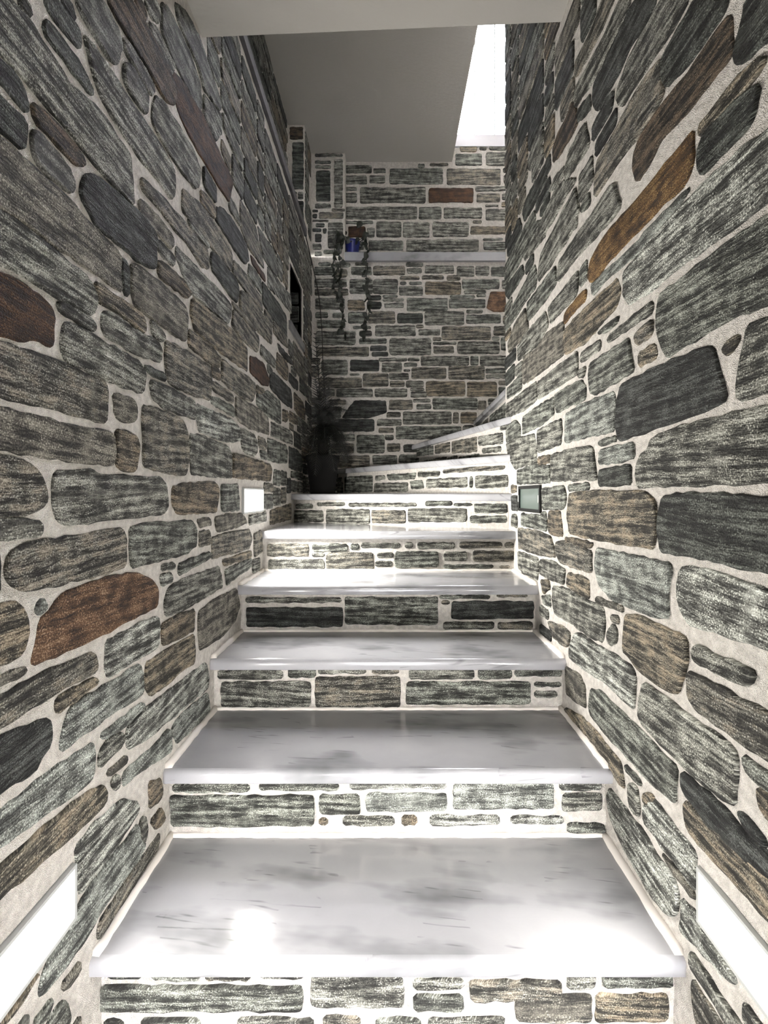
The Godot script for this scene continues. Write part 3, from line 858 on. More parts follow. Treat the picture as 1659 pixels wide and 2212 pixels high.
# ---------------------------------------------------------------- masonry: each stone as its kind and its outline on the wall in mm
func stones_left():
	return [
		["g",[669,632,805,631,887,624,1034,630,1020,726,904,736,828,711,735,731,697,724,669,711]],
		["d",[766,744,880,743,893,754,852,773,784,772,769,764]],
		["d",[779,785,852,799,853,820,849,832,795,825,766,796]],
		["d",[841,836,825,857,803,834]],
		["g",[718,735,737,738,729,757,715,743]],
		["g",[900,781,918,766,955,757,1052,748,1138,756,1213,754,1232,790,1226,840,1154,848,990,841,939,844,864,833]],
		["m",[867,864,939,864,966,875,988,930,974,948,918,953,840,872]],
		["m",[995,884,999,865,1038,860,1086,869,1091,911,1081,918,1025,923,1003,906]],
		["m",[990,936,1047,929,1106,929,1122,955,1086,965,999,956]],
		["e",[1183,980,1226,1007,1232,1044,1201,1068,1149,1075,1025,1064,936,972]],
		["g",[1111,1081,1213,1073,1232,1110,1195,1107,1138,1113,1101,1092]],
		["e",[1076,1075,1091,1092,1066,1108,1038,1078]],
		["g",[1091,1113,1111,1113,1143,1134,1149,1166,1132,1176,1081,1123]],
		["m",[1163,1134,1213,1116,1382,1122,1410,1150,1396,1205,1329,1227,1193,1220,1163,1199]],
		["m",[1246,1245,1396,1239,1424,1213,1551,1253,1568,1286,1382,1331,1292,1311,1235,1273]],
		["g",[1424,1128,1517,1129,1568,1192,1568,1248,1424,1196]],
		["b",[1224,1048,1257,1006,1382,996,1642,1013,1682,1105,1410,1128,1269,1106,1224,1087]],
		["g",[1116,911,1116,875,1193,864,1269,864,1355,874,1382,897,1396,950,1342,972,1173,966,1134,948]],
		["d",[669,614,669,585,681,591,728,584,726,602,718,614,703,621,681,618]],
		["d",[669,518,718,522,724,551,722,567,669,563]],
		["e",[745,585,840,585,864,600,864,608,834,616,789,617,740,608]],
		["s",[740,540,747,524,774,521,831,528,836,546,828,560,800,569,754,572,740,563]],
		["h",[669,413,988,423,980,454,982,489,974,497,858,502,834,511,669,506]],
		["g",[669,329,701,334,795,331,888,337,902,365,897,382,874,399,705,407,669,401]],
		["b",[669,228,718,233,749,247,776,243,784,249,788,299,774,311,718,319,669,313]],
		["g",[797,313,811,309,890,308,898,315,893,324,858,327,800,324]],
		["h",[907,369,978,375,1078,368,1081,389,1066,404,900,402]],
		["d",[995,421,1009,423,1012,469,1005,491,988,490]],
		["d",[858,554,858,538,900,508,995,517,1043,515,1127,538,1127,585,1138,602,1122,622,1066,624,939,609,893,598,870,582]],
		["h",[1025,436,1038,413,1220,414,1299,422,1307,492,1286,511,1232,513,1066,506,1034,501,1020,487]],
		["h",[1057,638,1081,627,1207,627,1223,644,1213,661,1143,666,1081,662,1061,656]],
		["g",[1067,688,1299,691,1410,676,1469,702,1454,747,1382,748,1144,724,1065,708]],
		["g",[1280,765,1396,768,1671,788,1679,834,1663,858,1585,862,1494,859,1390,852,1280,820]],
		["g",[1330,747,1407,749,1456,756,1462,769,1309,759]],
		["d",[1481,730,1494,707,1655,697,1731,700,1749,756,1722,776,1535,772,1494,761]],
		["g",[1138,591,1166,584,1226,591,1229,615,1149,615]],
		["g",[1239,621,1299,583,1351,569,1631,588,1655,615,1663,662,1608,666,1242,649]],
		["h",[1144,529,1304,541,1329,562,1280,577,1183,571,1144,561]],
		["h",[1329,504,1355,471,1469,469,1861,484,1861,573,1702,585,1342,552]],
		["h",[1317,415,1439,408,1551,415,1568,451,1469,464,1317,457]],
		["g",[918,326,930,312,1034,310,1153,323,1158,356,1134,367,1034,359,962,365,921,353]],
		["g",[1116,375,1163,376,1178,390,1163,399,1107,407]],
		["g",[1178,325,1193,286,1304,282,1469,294,1485,350,1469,399,1235,390,1183,383]],
		["g",[806,248,821,230,990,226,1073,232,1086,278,1057,296,826,298,811,291]],
		["d",[1116,281,1183,284,1173,300,1078,293]],
		["g",[1116,228,1183,213,1362,218,1355,266,1235,272,1107,266]],
		["g",[668,143,930,142,936,184,933,220,788,224,668,216]],
		["h",[962,162,990,153,1041,163,1049,189,1034,207,956,203]],
		["g",[1078,66,1173,57,1292,56,1310,101,1310,163,1280,200,1116,206,1073,202]],
		["h",[966,63,990,52,1037,53,1053,106,1041,128,1004,135,969,132]],
		["h",[668,67,867,60,956,62,962,93,956,123,668,123]],
		["g",[668,-32,746,-24,767,-14,771,1,762,25,742,45,701,55,668,55]],
		["g",[786,17,786,-18,797,-42,821,-50,1163,-45,1191,-32,1183,25,1153,43,912,37,889,47,793,39]],
		["g",[1329,60,1672,62,1672,142,1642,165,1410,176,1329,171]],
		["h",[1688,65,2233,68,2263,117,2218,144,1795,149,1688,145]],
		["l",[1373,224,1390,188,1556,182,1688,189,1767,204,1762,238,1740,255,1663,266,1373,264]],
		["g",[1795,181,1844,165,1961,162,1996,182,1996,227,1950,248,1776,250]],
		["g",[2032,205,2148,206,2155,231,2121,249,2020,250]],
		["g",[2069,161,2155,161,2148,195,2044,191]],
		["g",[2175,162,2374,161,2592,176,2611,238,2572,268,2175,259]],
		["d",[2642,154,3005,150,3032,196,3005,249,2878,271,2642,271]],
		["g",[2233,280,2727,293,2727,337,2652,359,2233,346]],
		["d",[2783,290,3005,288,2953,375,2772,375]],
		["h",[1722,289,1776,272,1895,266,2211,281,2211,324,2189,357,2082,367,1776,359,1718,353]],
		["g",[1481,288,1705,281,1696,313,1549,313,1487,306]],
		["g",[1494,334,1696,327,1696,354,1549,359,1487,355]],
		["h",[1494,373,1570,380,1556,409,1487,406]],
		["g",[1578,381,1655,373,1776,371,1928,381,1973,425,1961,461,1854,463,1688,449,1578,449]],
		["h",[1984,434,2108,437,2108,468,1984,457]],
		["g",[1996,384,2057,372,2233,364,2433,365,2433,441,2407,479,2175,476,2044,430,1996,427]],
		["b",[1895,492,2095,486,2189,504,2204,536,2108,579,1984,571,1895,551]],
		["d",[2218,507,2309,498,2496,489,2727,498,2727,561,2695,598,2293,588,2218,558]],
		["g",[2175,572,2218,565,2263,588,2233,598,2175,597]],
		["h",[2478,388,2572,398,2632,434,2592,457,2478,445]],
		["h",[2642,414,2878,427,2854,475,2652,467]],
		["h",[2783,509,2902,492,3145,497,3145,564,3060,599,2783,600]],
		["g",[2050,610,2162,611,2317,621,2325,653,2278,659,2057,649]],
		["h",[2341,623,2407,617,2592,626,2611,695,2572,719,2357,705]],
		["d",[2407,728,2592,728,2738,752,2695,771,2374,757]],
		["d",[2632,636,2760,627,2902,640,2902,692,2652,680]],
		["d",[2953,651,3235,665,3235,734,2953,733]],
		["h",[2760,753,2928,736,3204,743,3235,798,3032,817,2760,803]],
		["g",[1679,600,1776,591,1895,593,2008,605,2032,652,2020,675,1688,655]],
		["h",[1705,667,1814,678,1973,679,1984,696,1834,694,1679,680]],
		["g",[1767,730,1767,695,2057,697,2248,714,2248,770,2233,797,1864,785,1776,760]],
		["g",[1688,788,1795,788,2095,813,2057,856,1854,854,1696,834]],
		["g",[1874,866,2069,875,2057,930,1939,924,1885,914]],
		["b",[1928,941,2134,955,2121,980,1906,959]],
		["d",[1521,882,1758,881,1834,892,1874,924,1844,970,1758,973,1655,968,1585,953,1528,921]],
		["h",[1401,861,1468,868,1514,881,1514,918,1443,908,1401,895]],
		["g",[1647,993,1776,1004,1749,1023,1705,1042,1655,1033]],
		["g",[1776,1033,1785,998,1844,979,1906,978,2108,1005,2082,1040,2008,1082,1973,1115,1906,1115,1776,1100]],
		["m",[2057,1082,2108,1050,2189,1055,2349,1078,2341,1147,2278,1172,2008,1132]],
		["g",[2175,955,2407,998,2695,1029,2673,1117,2175,1041]],
		["d",[2095,848,2189,836,2592,853,2572,965,2374,961,2082,931]],
		["g",[2121,792,2263,797,2248,836,2121,827]],
		["g",[2278,780,2390,783,2611,809,2572,851,2278,832]],
		["g",[668,-61,754,-64,762,-56,760,-44,723,-37,668,-37]],
		["g",[689,-111,698,-129,723,-144,936,-153,1000,-149,1004,-90,990,-69,723,-75,694,-87]],
		["g",[1018,-111,1026,-155,1317,-159,1375,-145,1375,-95,1342,-72,1065,-65,1018,-71]],
		["h",[1219,-23,1246,-47,1525,-53,1551,20,1517,41,1280,30,1219,21]],
		["g",[1577,-51,1767,-54,1762,-5,1745,40,1577,33]],
		["h",[1396,-94,1485,-91,1469,-70,1375,-71]],
		["g",[1389,-149,1477,-150,1469,-108,1389,-107]],
		["h",[1534,-116,1682,-117,1861,-107,1829,-81,1813,-81,1791,-68,1642,-65,1517,-72]],
		["g",[1485,-198,1886,-210,1925,-172,1886,-135,1642,-130,1493,-133]],
		["g",[1886,-116,2148,-115,2148,-72,2108,-73,2087,-81,1886,-81]],
		["h",[2216,-136,2685,-133,2685,-47,2216,-74]],
		["g",[1966,-254,2084,-244,2068,-152,1952,-159]],
		["h",[1604,-236,1912,-247,1912,-224,1586,-217]],
		["g",[1623,-306,1745,-295,1925,-287,1912,-251,1614,-253]],
		["g",[1257,-210,1477,-191,1469,-175,1257,-182]],
		["g",[1163,-183,1229,-188,1224,-173,1163,-171]],
		["l",[1163,-222,1219,-220,1213,-198,1153,-195]],
		["g",[1173,-263,1183,-299,1280,-308,1586,-306,1577,-266,1551,-231,1280,-226,1193,-235]],
		["B",[750,-228,740,-252,742,-264,872,-269,1134,-264,1139,-224,1116,-202,1049,-173,962,-163,816,-167,754,-199]],
		["l",[748,-186,762,-188,771,-179,762,-164,746,-174]],
		["h",[668,-240,719,-239,729,-216,727,-186,715,-166,701,-157,668,-158]],
		["h",[673,-269,715,-272,726,-268,724,-262,673,-261]],
		["g",[669,-328,693,-331,733,-327,900,-332,904,-320,893,-295,778,-285,669,-287]],
		["h",[791,-350,797,-364,908,-357,900,-346,876,-343,794,-339]],
		["l",[930,-334,941,-359,1144,-361,1150,-318,1144,-292,1059,-285,934,-286]],
		["h",[1167,-366,1352,-384,1354,-324,1243,-314,1161,-316]],
		["h",[1382,-398,1396,-452,1551,-466,1702,-450,1756,-408,1723,-339,1534,-332,1389,-340]],
		["h",[1082,-432,1107,-465,1193,-472,1269,-467,1355,-477,1362,-447,1355,-396,1086,-382]],
		["l",[805,-411,805,-432,953,-435,1074,-446,1074,-407,1059,-375,829,-370]],
		["l",[930,-474,994,-483,1076,-478,1069,-466,915,-460]],
		["d",[669,-422,701,-422,740,-431,778,-406,780,-383,775,-363,669,-343]],
		["l",[1004,-509,1011,-537,1099,-557,1454,-587,1461,-555,1439,-506,1082,-484,1011,-489]],
		["l",[1213,-601,1246,-647,1396,-663,1469,-663,1454,-604,1329,-589,1235,-587]],
		["g",[909,-506,915,-522,986,-519,997,-508,986,-491,941,-482,915,-491]],
		["l",[669,-498,873,-528,893,-525,895,-480,890,-462,773,-452,669,-451]],
		["h",[945,-555,1008,-563,1003,-548,937,-544]],
		["l",[994,-606,1064,-615,1210,-649,1210,-617,1198,-587,1132,-591,994,-580]],
		["g",[957,-586,973,-600,982,-591,973,-570,953,-567]],
		["h",[669,-571,829,-594,926,-600,935,-586,922,-562,880,-547,760,-531,669,-528]],
		["l",[847,-693,857,-717,880,-713,953,-715,1054,-698,1049,-677,990,-632,893,-616,844,-623]],
		["l",[886,-723,853,-729,817,-754,783,-754,765,-761,755,-784,760,-797,860,-808,911,-796,1049,-800,1079,-791,1054,-762,1049,-723,1003,-726]],
		["g",[1064,-780,1084,-784,1089,-756,1079,-726,1059,-725]],
		["h",[724,-762,735,-754,755,-754,669,-754]],
		["g",[765,-847,783,-837,780,-824,742,-820]],
		["g",[775,-864,826,-918,826,-898,811,-860,794,-852,773,-855]],
		["h",[817,-847,850,-850,853,-833,805,-827]],
		["h",[1105,-724,1150,-737,1167,-725,1155,-687,1100,-662]],
		["h",[1132,-792,1179,-802,1155,-757,1110,-758]],
		["d",[349,-1198,454,-1197,563,-1195,563,-1168,567,-1136,454,-1141,345,-1141,340,-1168]],
		["d",[347,-1123,454,-1122,568,-1119,568,-1088,557,-1057,454,-1058,349,-1056,345,-1088]],
		["m",[348,-1035,454,-1034,557,-1037,563,-998,557,-957,454,-960,349,-958,344,-998]],
		["g",[590,-1019,720,-1022,853,-1018,855,-976,854,-932,720,-928,583,-934,582,-976]],
		["m",[349,-939,454,-943,560,-943,567,-906,558,-871,454,-872,346,-870,345,-906]],
		["m",[581,-913,676,-912,765,-913,768,-894,770,-875,676,-876,585,-874,581,-894]],
		["m",[582,-854,656,-858,723,-854,728,-826,730,-793,656,-795,589,-798,585,-826]],
		["h",[347,-852,454,-851,563,-853,566,-810,565,-764,454,-768,345,-768,340,-810]],
		["g",[909,-846,1028,-846,1146,-847,1151,-830,1150,-814,1028,-813,909,-814,904,-830]],
		["m",[345,-750,420,-748,497,-750,498,-708,494,-666,420,-668,342,-670,344,-708]],
		["g",[349,-651,432,-648,522,-651,519,-620,521,-591,432,-590,343,-591,340,-620]],
		["m",[542,-618,604,-620,669,-618,669,-602,667,-585,604,-587,536,-587,536,-602]],
		["g",[350,-573,430,-574,515,-571,516,-538,515,-502,430,-501,341,-507,346,-538]],
		["h",[534,-569,594,-568,650,-567,651,-542,648,-516,594,-517,540,-515,532,-542]],
		["g",[537,-495,594,-495,647,-494,654,-464,655,-429,594,-434,533,-433,532,-464]],
		["m",[351,-486,430,-484,511,-485,516,-458,509,-431,430,-433,350,-431,342,-458]],
		["h",[349,-411,498,-410,653,-413,651,-366,648,-319,498,-322,341,-317,341,-366]],
		["g",[1946,-318,1990,-319,2043,-318,2043,-292,2040,-268,1990,-266,1937,-264,1937,-292]],
		["d",[341,-299,474,-301,603,-298,607,-254,606,-208,474,-208,346,-205,342,-254]],
		["d",[340,-189,450,-186,552,-186,555,-146,553,-105,450,-104,350,-106,340,-146]],
		["d",[582,-135,624,-138,673,-139,674,-106,669,-73,624,-75,577,-74,578,-106]],
		["h",[352,-81,450,-87,548,-83,555,-36,550,13,450,15,352,15,342,-36]],
		["m",[2108,-58,2190,-59,2269,-59,2270,-28,2271,2,2190,3,2115,3,2110,-28]],
		["g",[2294,-49,2358,-48,2431,-47,2430,-8,2423,31,2358,34,2292,36,2285,-8]],
		["g",[2454,-38,2508,-42,2563,-40,2567,-2,2562,39,2508,38,2454,37,2445,-2]],
		["d",[2587,17,2634,15,2679,17,2680,54,2672,96,2634,90,2593,93,2586,54]],
		["g",[2109,19,2190,20,2270,16,2271,36,2264,51,2190,55,2115,55,2111,36]],
		["m",[2702,26,2786,24,2865,26,2871,54,2867,82,2786,85,2697,83,2701,54]],
		["g",[2888,24,2970,23,3045,24,3047,52,3041,78,2970,82,2896,81,2891,52]],
		["g",[3067,20,3166,24,3259,21,3264,74,3265,122,3166,123,3068,121,3066,74]],
		["g",[3289,27,3340,22,3392,26,3396,56,3392,92,3340,86,3290,92,3284,56]],
		["g",[344,35,498,32,655,35,654,68,646,103,498,104,344,101,341,68]],
		["g",[2288,53,2358,51,2423,51,2426,88,2426,123,2358,122,2296,124,2285,88]],
		["m",[2450,56,2508,53,2565,54,2570,90,2572,125,2508,124,2452,127,2447,90]],
		["m",[2895,100,2970,99,3045,97,3050,118,3044,138,2970,139,2890,139,2888,118]],
		["g",[2697,104,2786,104,2870,104,2874,120,2873,140,2786,136,2700,136,2697,120]],
		["h",[3283,110,3340,104,3399,110,3396,134,3394,157,3340,161,3290,157,3284,134]],
		["g",[346,126,466,124,589,123,587,152,590,182,466,183,342,179,343,152]],
		["d",[3070,146,3166,142,3260,144,3263,172,3258,200,3166,204,3070,201,3067,172]],
		["g",[3288,181,3340,177,3399,178,3399,216,3398,251,3340,252,3287,252,3285,216]],
		["h",[349,198,466,199,581,202,586,234,589,271,466,267,342,271,345,234]],
		["h",[3036,217,3140,216,3240,219,3246,260,3237,303,3140,304,3034,302,3033,260]],
		["h",[3268,272,3330,273,3393,272,3394,308,3393,345,3330,344,3268,346,3264,308]],
		["d",[351,289,460,285,572,286,577,324,574,360,460,360,345,358,344,324]],
		["g",[3000,320,3116,321,3225,317,3229,356,3226,394,3116,395,3003,395,3005,356]],
		["g",[3248,366,3322,364,3389,362,3397,400,3391,434,3322,437,3253,438,3249,400]],
		["g",[2661,370,2708,370,2757,371,2757,386,2754,403,2708,403,2659,404,2659,386]],
		["g",[352,380,498,382,649,378,654,406,649,432,498,435,350,434,343,406]],
		["m",[2883,390,2934,391,2988,392,2987,406,2985,421,2934,423,2881,421,2882,406]],
		["m",[3005,411,3114,410,3217,414,3227,446,3226,480,3114,480,3004,482,3002,446]],
		["g",[2890,441,2936,437,2988,436,2984,458,2988,479,2936,478,2884,478,2887,458]],
		["g",[344,454,498,449,648,451,653,484,654,520,498,518,346,515,344,484]],
		["g",[3249,452,3320,457,3397,456,3398,490,3397,524,3320,527,3242,524,3244,490]],
		["m",[350,533,498,535,644,532,654,572,647,608,498,612,350,609,342,572]],
		["d",[3157,545,3278,541,3398,542,3397,586,3396,632,3278,629,3161,627,3159,586]],
		["h",[341,630,490,629,636,625,635,670,635,712,490,710,349,713,344,670]],
		["g",[3254,650,3324,645,3392,647,3398,698,3396,747,3324,750,3256,749,3251,698]],
		["g",[2713,700,2768,702,2827,703,2827,718,2821,736,2768,735,2710,732,2708,718]],
		["m",[351,733,448,734,552,735,553,774,556,813,448,820,344,816,344,774]],
		["g",[573,728,626,730,672,729,684,762,679,796,626,795,577,792,571,762]],
		["d",[3255,766,3326,769,3395,769,3400,804,3397,841,3326,842,3258,844,3252,804]],
		["m",[2633,786,2686,785,2746,790,2745,824,2744,864,2686,858,2632,861,2629,824]],
		["g",[577,812,668,808,765,809,763,862,761,910,668,911,578,914,570,862]],
		["h",[2761,824,2826,821,2886,825,2888,858,2887,893,2826,892,2761,893,2761,858]],
		["m",[3112,821,3174,825,3234,827,3239,866,3232,906,3174,907,3115,907,3109,866]],
		["h",[2904,829,3000,832,3093,829,3091,862,3087,891,3000,896,2912,891,2907,862]],
		["h",[346,836,448,835,555,835,556,864,550,895,448,891,347,894,343,864]],
		["h",[3254,860,3326,856,3395,859,3395,904,3395,948,3326,947,3255,950,3257,904]],
		["g",[340,914,448,908,550,909,552,958,548,1002,448,1007,348,1001,344,958]],
		["g",[787,927,830,924,872,927,877,972,873,1017,830,1018,783,1014,784,972]],
		["h",[3101,929,3166,930,3233,926,3235,964,3233,998,3166,1001,3092,1000,3095,964]],
		["d",[575,931,652,934,736,934,735,982,733,1035,652,1034,573,1030,572,982]],
		["d",[1429,930,1472,931,1519,932,1522,956,1517,983,1472,983,1425,983,1423,956]],
		["d",[3263,970,3326,964,3390,965,3400,1006,3393,1044,3326,1043,3262,1046,3258,1006]],
		["m",[3099,1021,3166,1022,3237,1016,3235,1068,3238,1117,3166,1119,3100,1115,3096,1068]],
		["g",[352,1025,448,1021,554,1022,554,1070,546,1116,448,1118,344,1117,344,1070]],
		["g",[749,1038,856,1034,961,1034,961,1072,963,1107,856,1109,750,1108,749,1072]],
		["g",[575,1055,652,1053,733,1050,735,1090,733,1127,652,1129,570,1125,569,1090]],
		["h",[3253,1061,3326,1060,3393,1064,3398,1094,3393,1127,3326,1122,3256,1126,3256,1094]],
		["g",[2365,1100,2416,1102,2461,1102,2471,1150,2465,1199,2416,1199,2367,1198,2363,1150]],
		["m",[1683,1113,1742,1112,1797,1114,1804,1160,1802,1208,1742,1203,1687,1208,1682,1160]],
		["h",[2493,1119,2542,1121,2590,1116,2598,1168,2589,1217,2542,1217,2492,1215,2487,1168]],
		["g",[748,1130,844,1129,935,1124,935,1160,935,1195,844,1191,752,1193,753,1160]],
		["h",[964,1127,1012,1128,1069,1127,1070,1154,1064,1182,1012,1181,954,1179,954,1154]],
		["h",[1574,1134,1618,1129,1662,1130,1664,1154,1664,1175,1618,1176,1578,1178,1573,1154]],
		["d",[1820,1132,1906,1130,1992,1132,1991,1170,1993,1208,1906,1206,1826,1209,1818,1170]],
		["g",[351,1139,448,1138,546,1138,552,1168,556,1202,448,1201,349,1197,341,1168]],
		["d",[3099,1136,3166,1134,3229,1133,3235,1178,3234,1220,3166,1220,3102,1220,3096,1178]],
		["h",[3259,1142,3326,1146,3399,1141,3396,1182,3390,1217,3326,1222,3259,1219,3255,1182]],
		["m",[571,1149,652,1146,727,1151,735,1180,734,1211,652,1214,573,1209,569,1180]],
		["g",[2012,1165,2058,1162,2101,1165,2102,1194,2104,1225,2058,1228,2009,1226,2014,1194]],
		["g",[2127,1178,2176,1180,2231,1182,2232,1226,2231,1271,2176,1271,2125,1274,2124,1226]],
		["h",[2252,1191,2296,1189,2345,1185,2347,1230,2343,1274,2296,1270,2251,1272,2249,1230]],
		["m",[960,1201,1052,1200,1142,1200,1152,1230,1144,1259,1052,1264,956,1259,955,1230]],
		["h",[749,1210,844,1214,932,1209,935,1252,940,1294,844,1294,753,1290,754,1252]],
		["g",[344,1222,448,1216,546,1221,553,1266,550,1311,448,1310,348,1309,341,1266]],
		["h",[2371,1217,2416,1221,2472,1216,2472,1268,2465,1318,2416,1318,2368,1318,2362,1268]],
		["g",[1588,1227,1692,1223,1802,1225,1802,1250,1798,1278,1692,1276,1588,1274,1584,1250]],
		["d",[1827,1226,1906,1226,1984,1231,1995,1258,1986,1290,1906,1287,1823,1290,1821,1258]],
		["g",[574,1232,652,1228,727,1228,734,1266,732,1298,652,1300,578,1302,572,1266]],
		["h",[2489,1234,2554,1236,2615,1233,2622,1282,2616,1326,2554,1330,2489,1327,2489,1282]],
		["m",[3100,1243,3246,1239,3391,1239,3397,1266,3389,1293,3246,1291,3100,1295,3094,1266]],
		["g",[2018,1243,2058,1244,2106,1244,2106,1270,2099,1293,2058,1300,2015,1297,2009,1270]],
		["h",[952,1278,1090,1278,1221,1280,1227,1304,1226,1327,1090,1328,962,1329,957,1304]],
		["g",[2125,1295,2234,1291,2340,1292,2344,1320,2337,1347,2234,1352,2125,1348,2125,1320]],
		["g",[1578,1295,1674,1296,1768,1299,1771,1330,1773,1365,1674,1364,1573,1367,1572,1330]],
		["h",[1792,1305,1892,1308,1995,1308,1992,1348,1988,1392,1892,1391,1793,1389,1791,1348]],
		["h",[3091,1314,3226,1312,3356,1314,3361,1354,3354,1393,3226,1396,3091,1394,3091,1354]],
		["d",[2008,1316,2058,1313,2100,1318,2106,1362,2102,1408,2058,1412,2010,1409,2011,1362]],
		["g",[1459,1330,1506,1328,1555,1331,1556,1370,1552,1414,1506,1414,1452,1409,1458,1370]],
		["m",[2372,1334,2416,1333,2462,1338,2468,1374,2461,1413,2416,1414,2370,1413,2362,1374]],
		["d",[2643,1336,2788,1338,2928,1336,2938,1362,2929,1388,2788,1389,2636,1388,2639,1362]],
		["h",[2952,1333,3014,1334,3069,1332,3071,1382,3064,1426,3014,1432,2957,1430,2957,1382]],
		["h",[2489,1346,2554,1345,2612,1348,2618,1394,2617,1443,2554,1443,2493,1442,2486,1394]],
		["h",[2126,1371,2234,1365,2347,1365,2346,1396,2347,1424,2234,1426,2125,1424,2122,1396]],
		["g",[1580,1380,1674,1380,1774,1383,1772,1416,1767,1447,1674,1448,1574,1445,1574,1416]],
		["h",[1797,1406,1888,1406,1984,1410,1983,1448,1982,1486,1888,1490,1796,1486,1792,1448]],
		["d",[2648,1409,2788,1408,2935,1410,2935,1446,2938,1483,2788,1487,2640,1481,2637,1446]],
		["g",[3097,1418,3244,1413,3391,1419,3399,1456,3397,1495,3244,1498,3100,1500,3092,1456]],
		["g",[2006,1431,2054,1429,2103,1430,2103,1462,2105,1493,2054,1499,2012,1497,2000,1462]],
		["g",[1438,1431,1496,1431,1549,1434,1559,1472,1553,1510,1496,1514,1438,1509,1434,1472]],
		["g",[2363,1429,2416,1429,2465,1435,2471,1458,2462,1488,2416,1488,2368,1484,2365,1458]],
		["g",[2128,1440,2234,1442,2341,1445,2348,1492,2337,1543,2234,1543,2126,1542,2123,1492]],
		["g",[2961,1448,3014,1450,3067,1449,3074,1492,3074,1537,3014,1539,2959,1538,2957,1492]],
		["h",[2492,1459,2554,1456,2623,1460,2622,1508,2617,1558,2554,1559,2495,1554,2486,1508]],
		["g",[1579,1469,1674,1469,1767,1469,1773,1494,1764,1521,1674,1522,1583,1519,1573,1494]],
		["g",[2371,1500,2416,1503,2470,1504,2472,1530,2471,1553,2416,1560,2368,1555,2361,1530]],
		["g",[2638,1506,2730,1503,2817,1504,2821,1544,2824,1583,2730,1584,2647,1586,2641,1544]],
		["g",[2843,1503,2888,1505,2934,1507,2939,1544,2930,1584,2888,1586,2841,1584,2841,1544]],
		["g",[1789,1506,1888,1507,1986,1505,1984,1540,1981,1574,1888,1571,1799,1569,1790,1540]],
		["m",[2001,1513,2054,1516,2104,1513,2102,1552,2096,1585,2054,1586,2010,1587,2002,1552]],
		["g",[3100,1514,3244,1514,3399,1512,3395,1558,3396,1598,3244,1602,3091,1600,3088,1558]],
		["h",[1436,1532,1496,1530,1555,1530,1555,1570,1556,1608,1496,1610,1436,1610,1435,1570]],
		["d",[1575,1537,1674,1538,1772,1540,1775,1570,1776,1602,1674,1599,1583,1600,1578,1570]],
		["h",[2959,1552,3014,1552,3068,1554,3075,1584,3076,1613,3014,1614,2959,1613,2958,1584]],
		["m",[2121,1558,2234,1560,2338,1562,2347,1600,2337,1637,2234,1639,2132,1640,2126,1600]],
		["d",[2366,1573,2492,1575,2620,1573,2622,1612,2612,1649,2492,1649,2363,1645,2364,1612]],
		["d",[1794,1592,1888,1593,1981,1593,1986,1626,1984,1659,1888,1659,1797,1657,1790,1626]],
		["m",[2639,1606,2788,1600,2936,1607,2939,1636,2929,1665,2788,1667,2645,1665,2636,1636]],
		["g",[2003,1610,2054,1605,2107,1607,2102,1638,2096,1671,2054,1667,2009,1668,2005,1638]],
		["g",[1582,1618,1674,1619,1774,1617,1775,1644,1775,1669,1674,1671,1581,1669,1573,1644]],
		["g",[3096,1618,3244,1616,3399,1622,3398,1644,3393,1672,3244,1670,3089,1668,3092,1644]],
		["g",[1439,1625,1496,1628,1551,1626,1558,1648,1555,1667,1496,1672,1442,1672,1434,1648]],
		["h",[2952,1629,3014,1632,3069,1629,3074,1650,3070,1667,3014,1671,2959,1672,2955,1650]],
	]
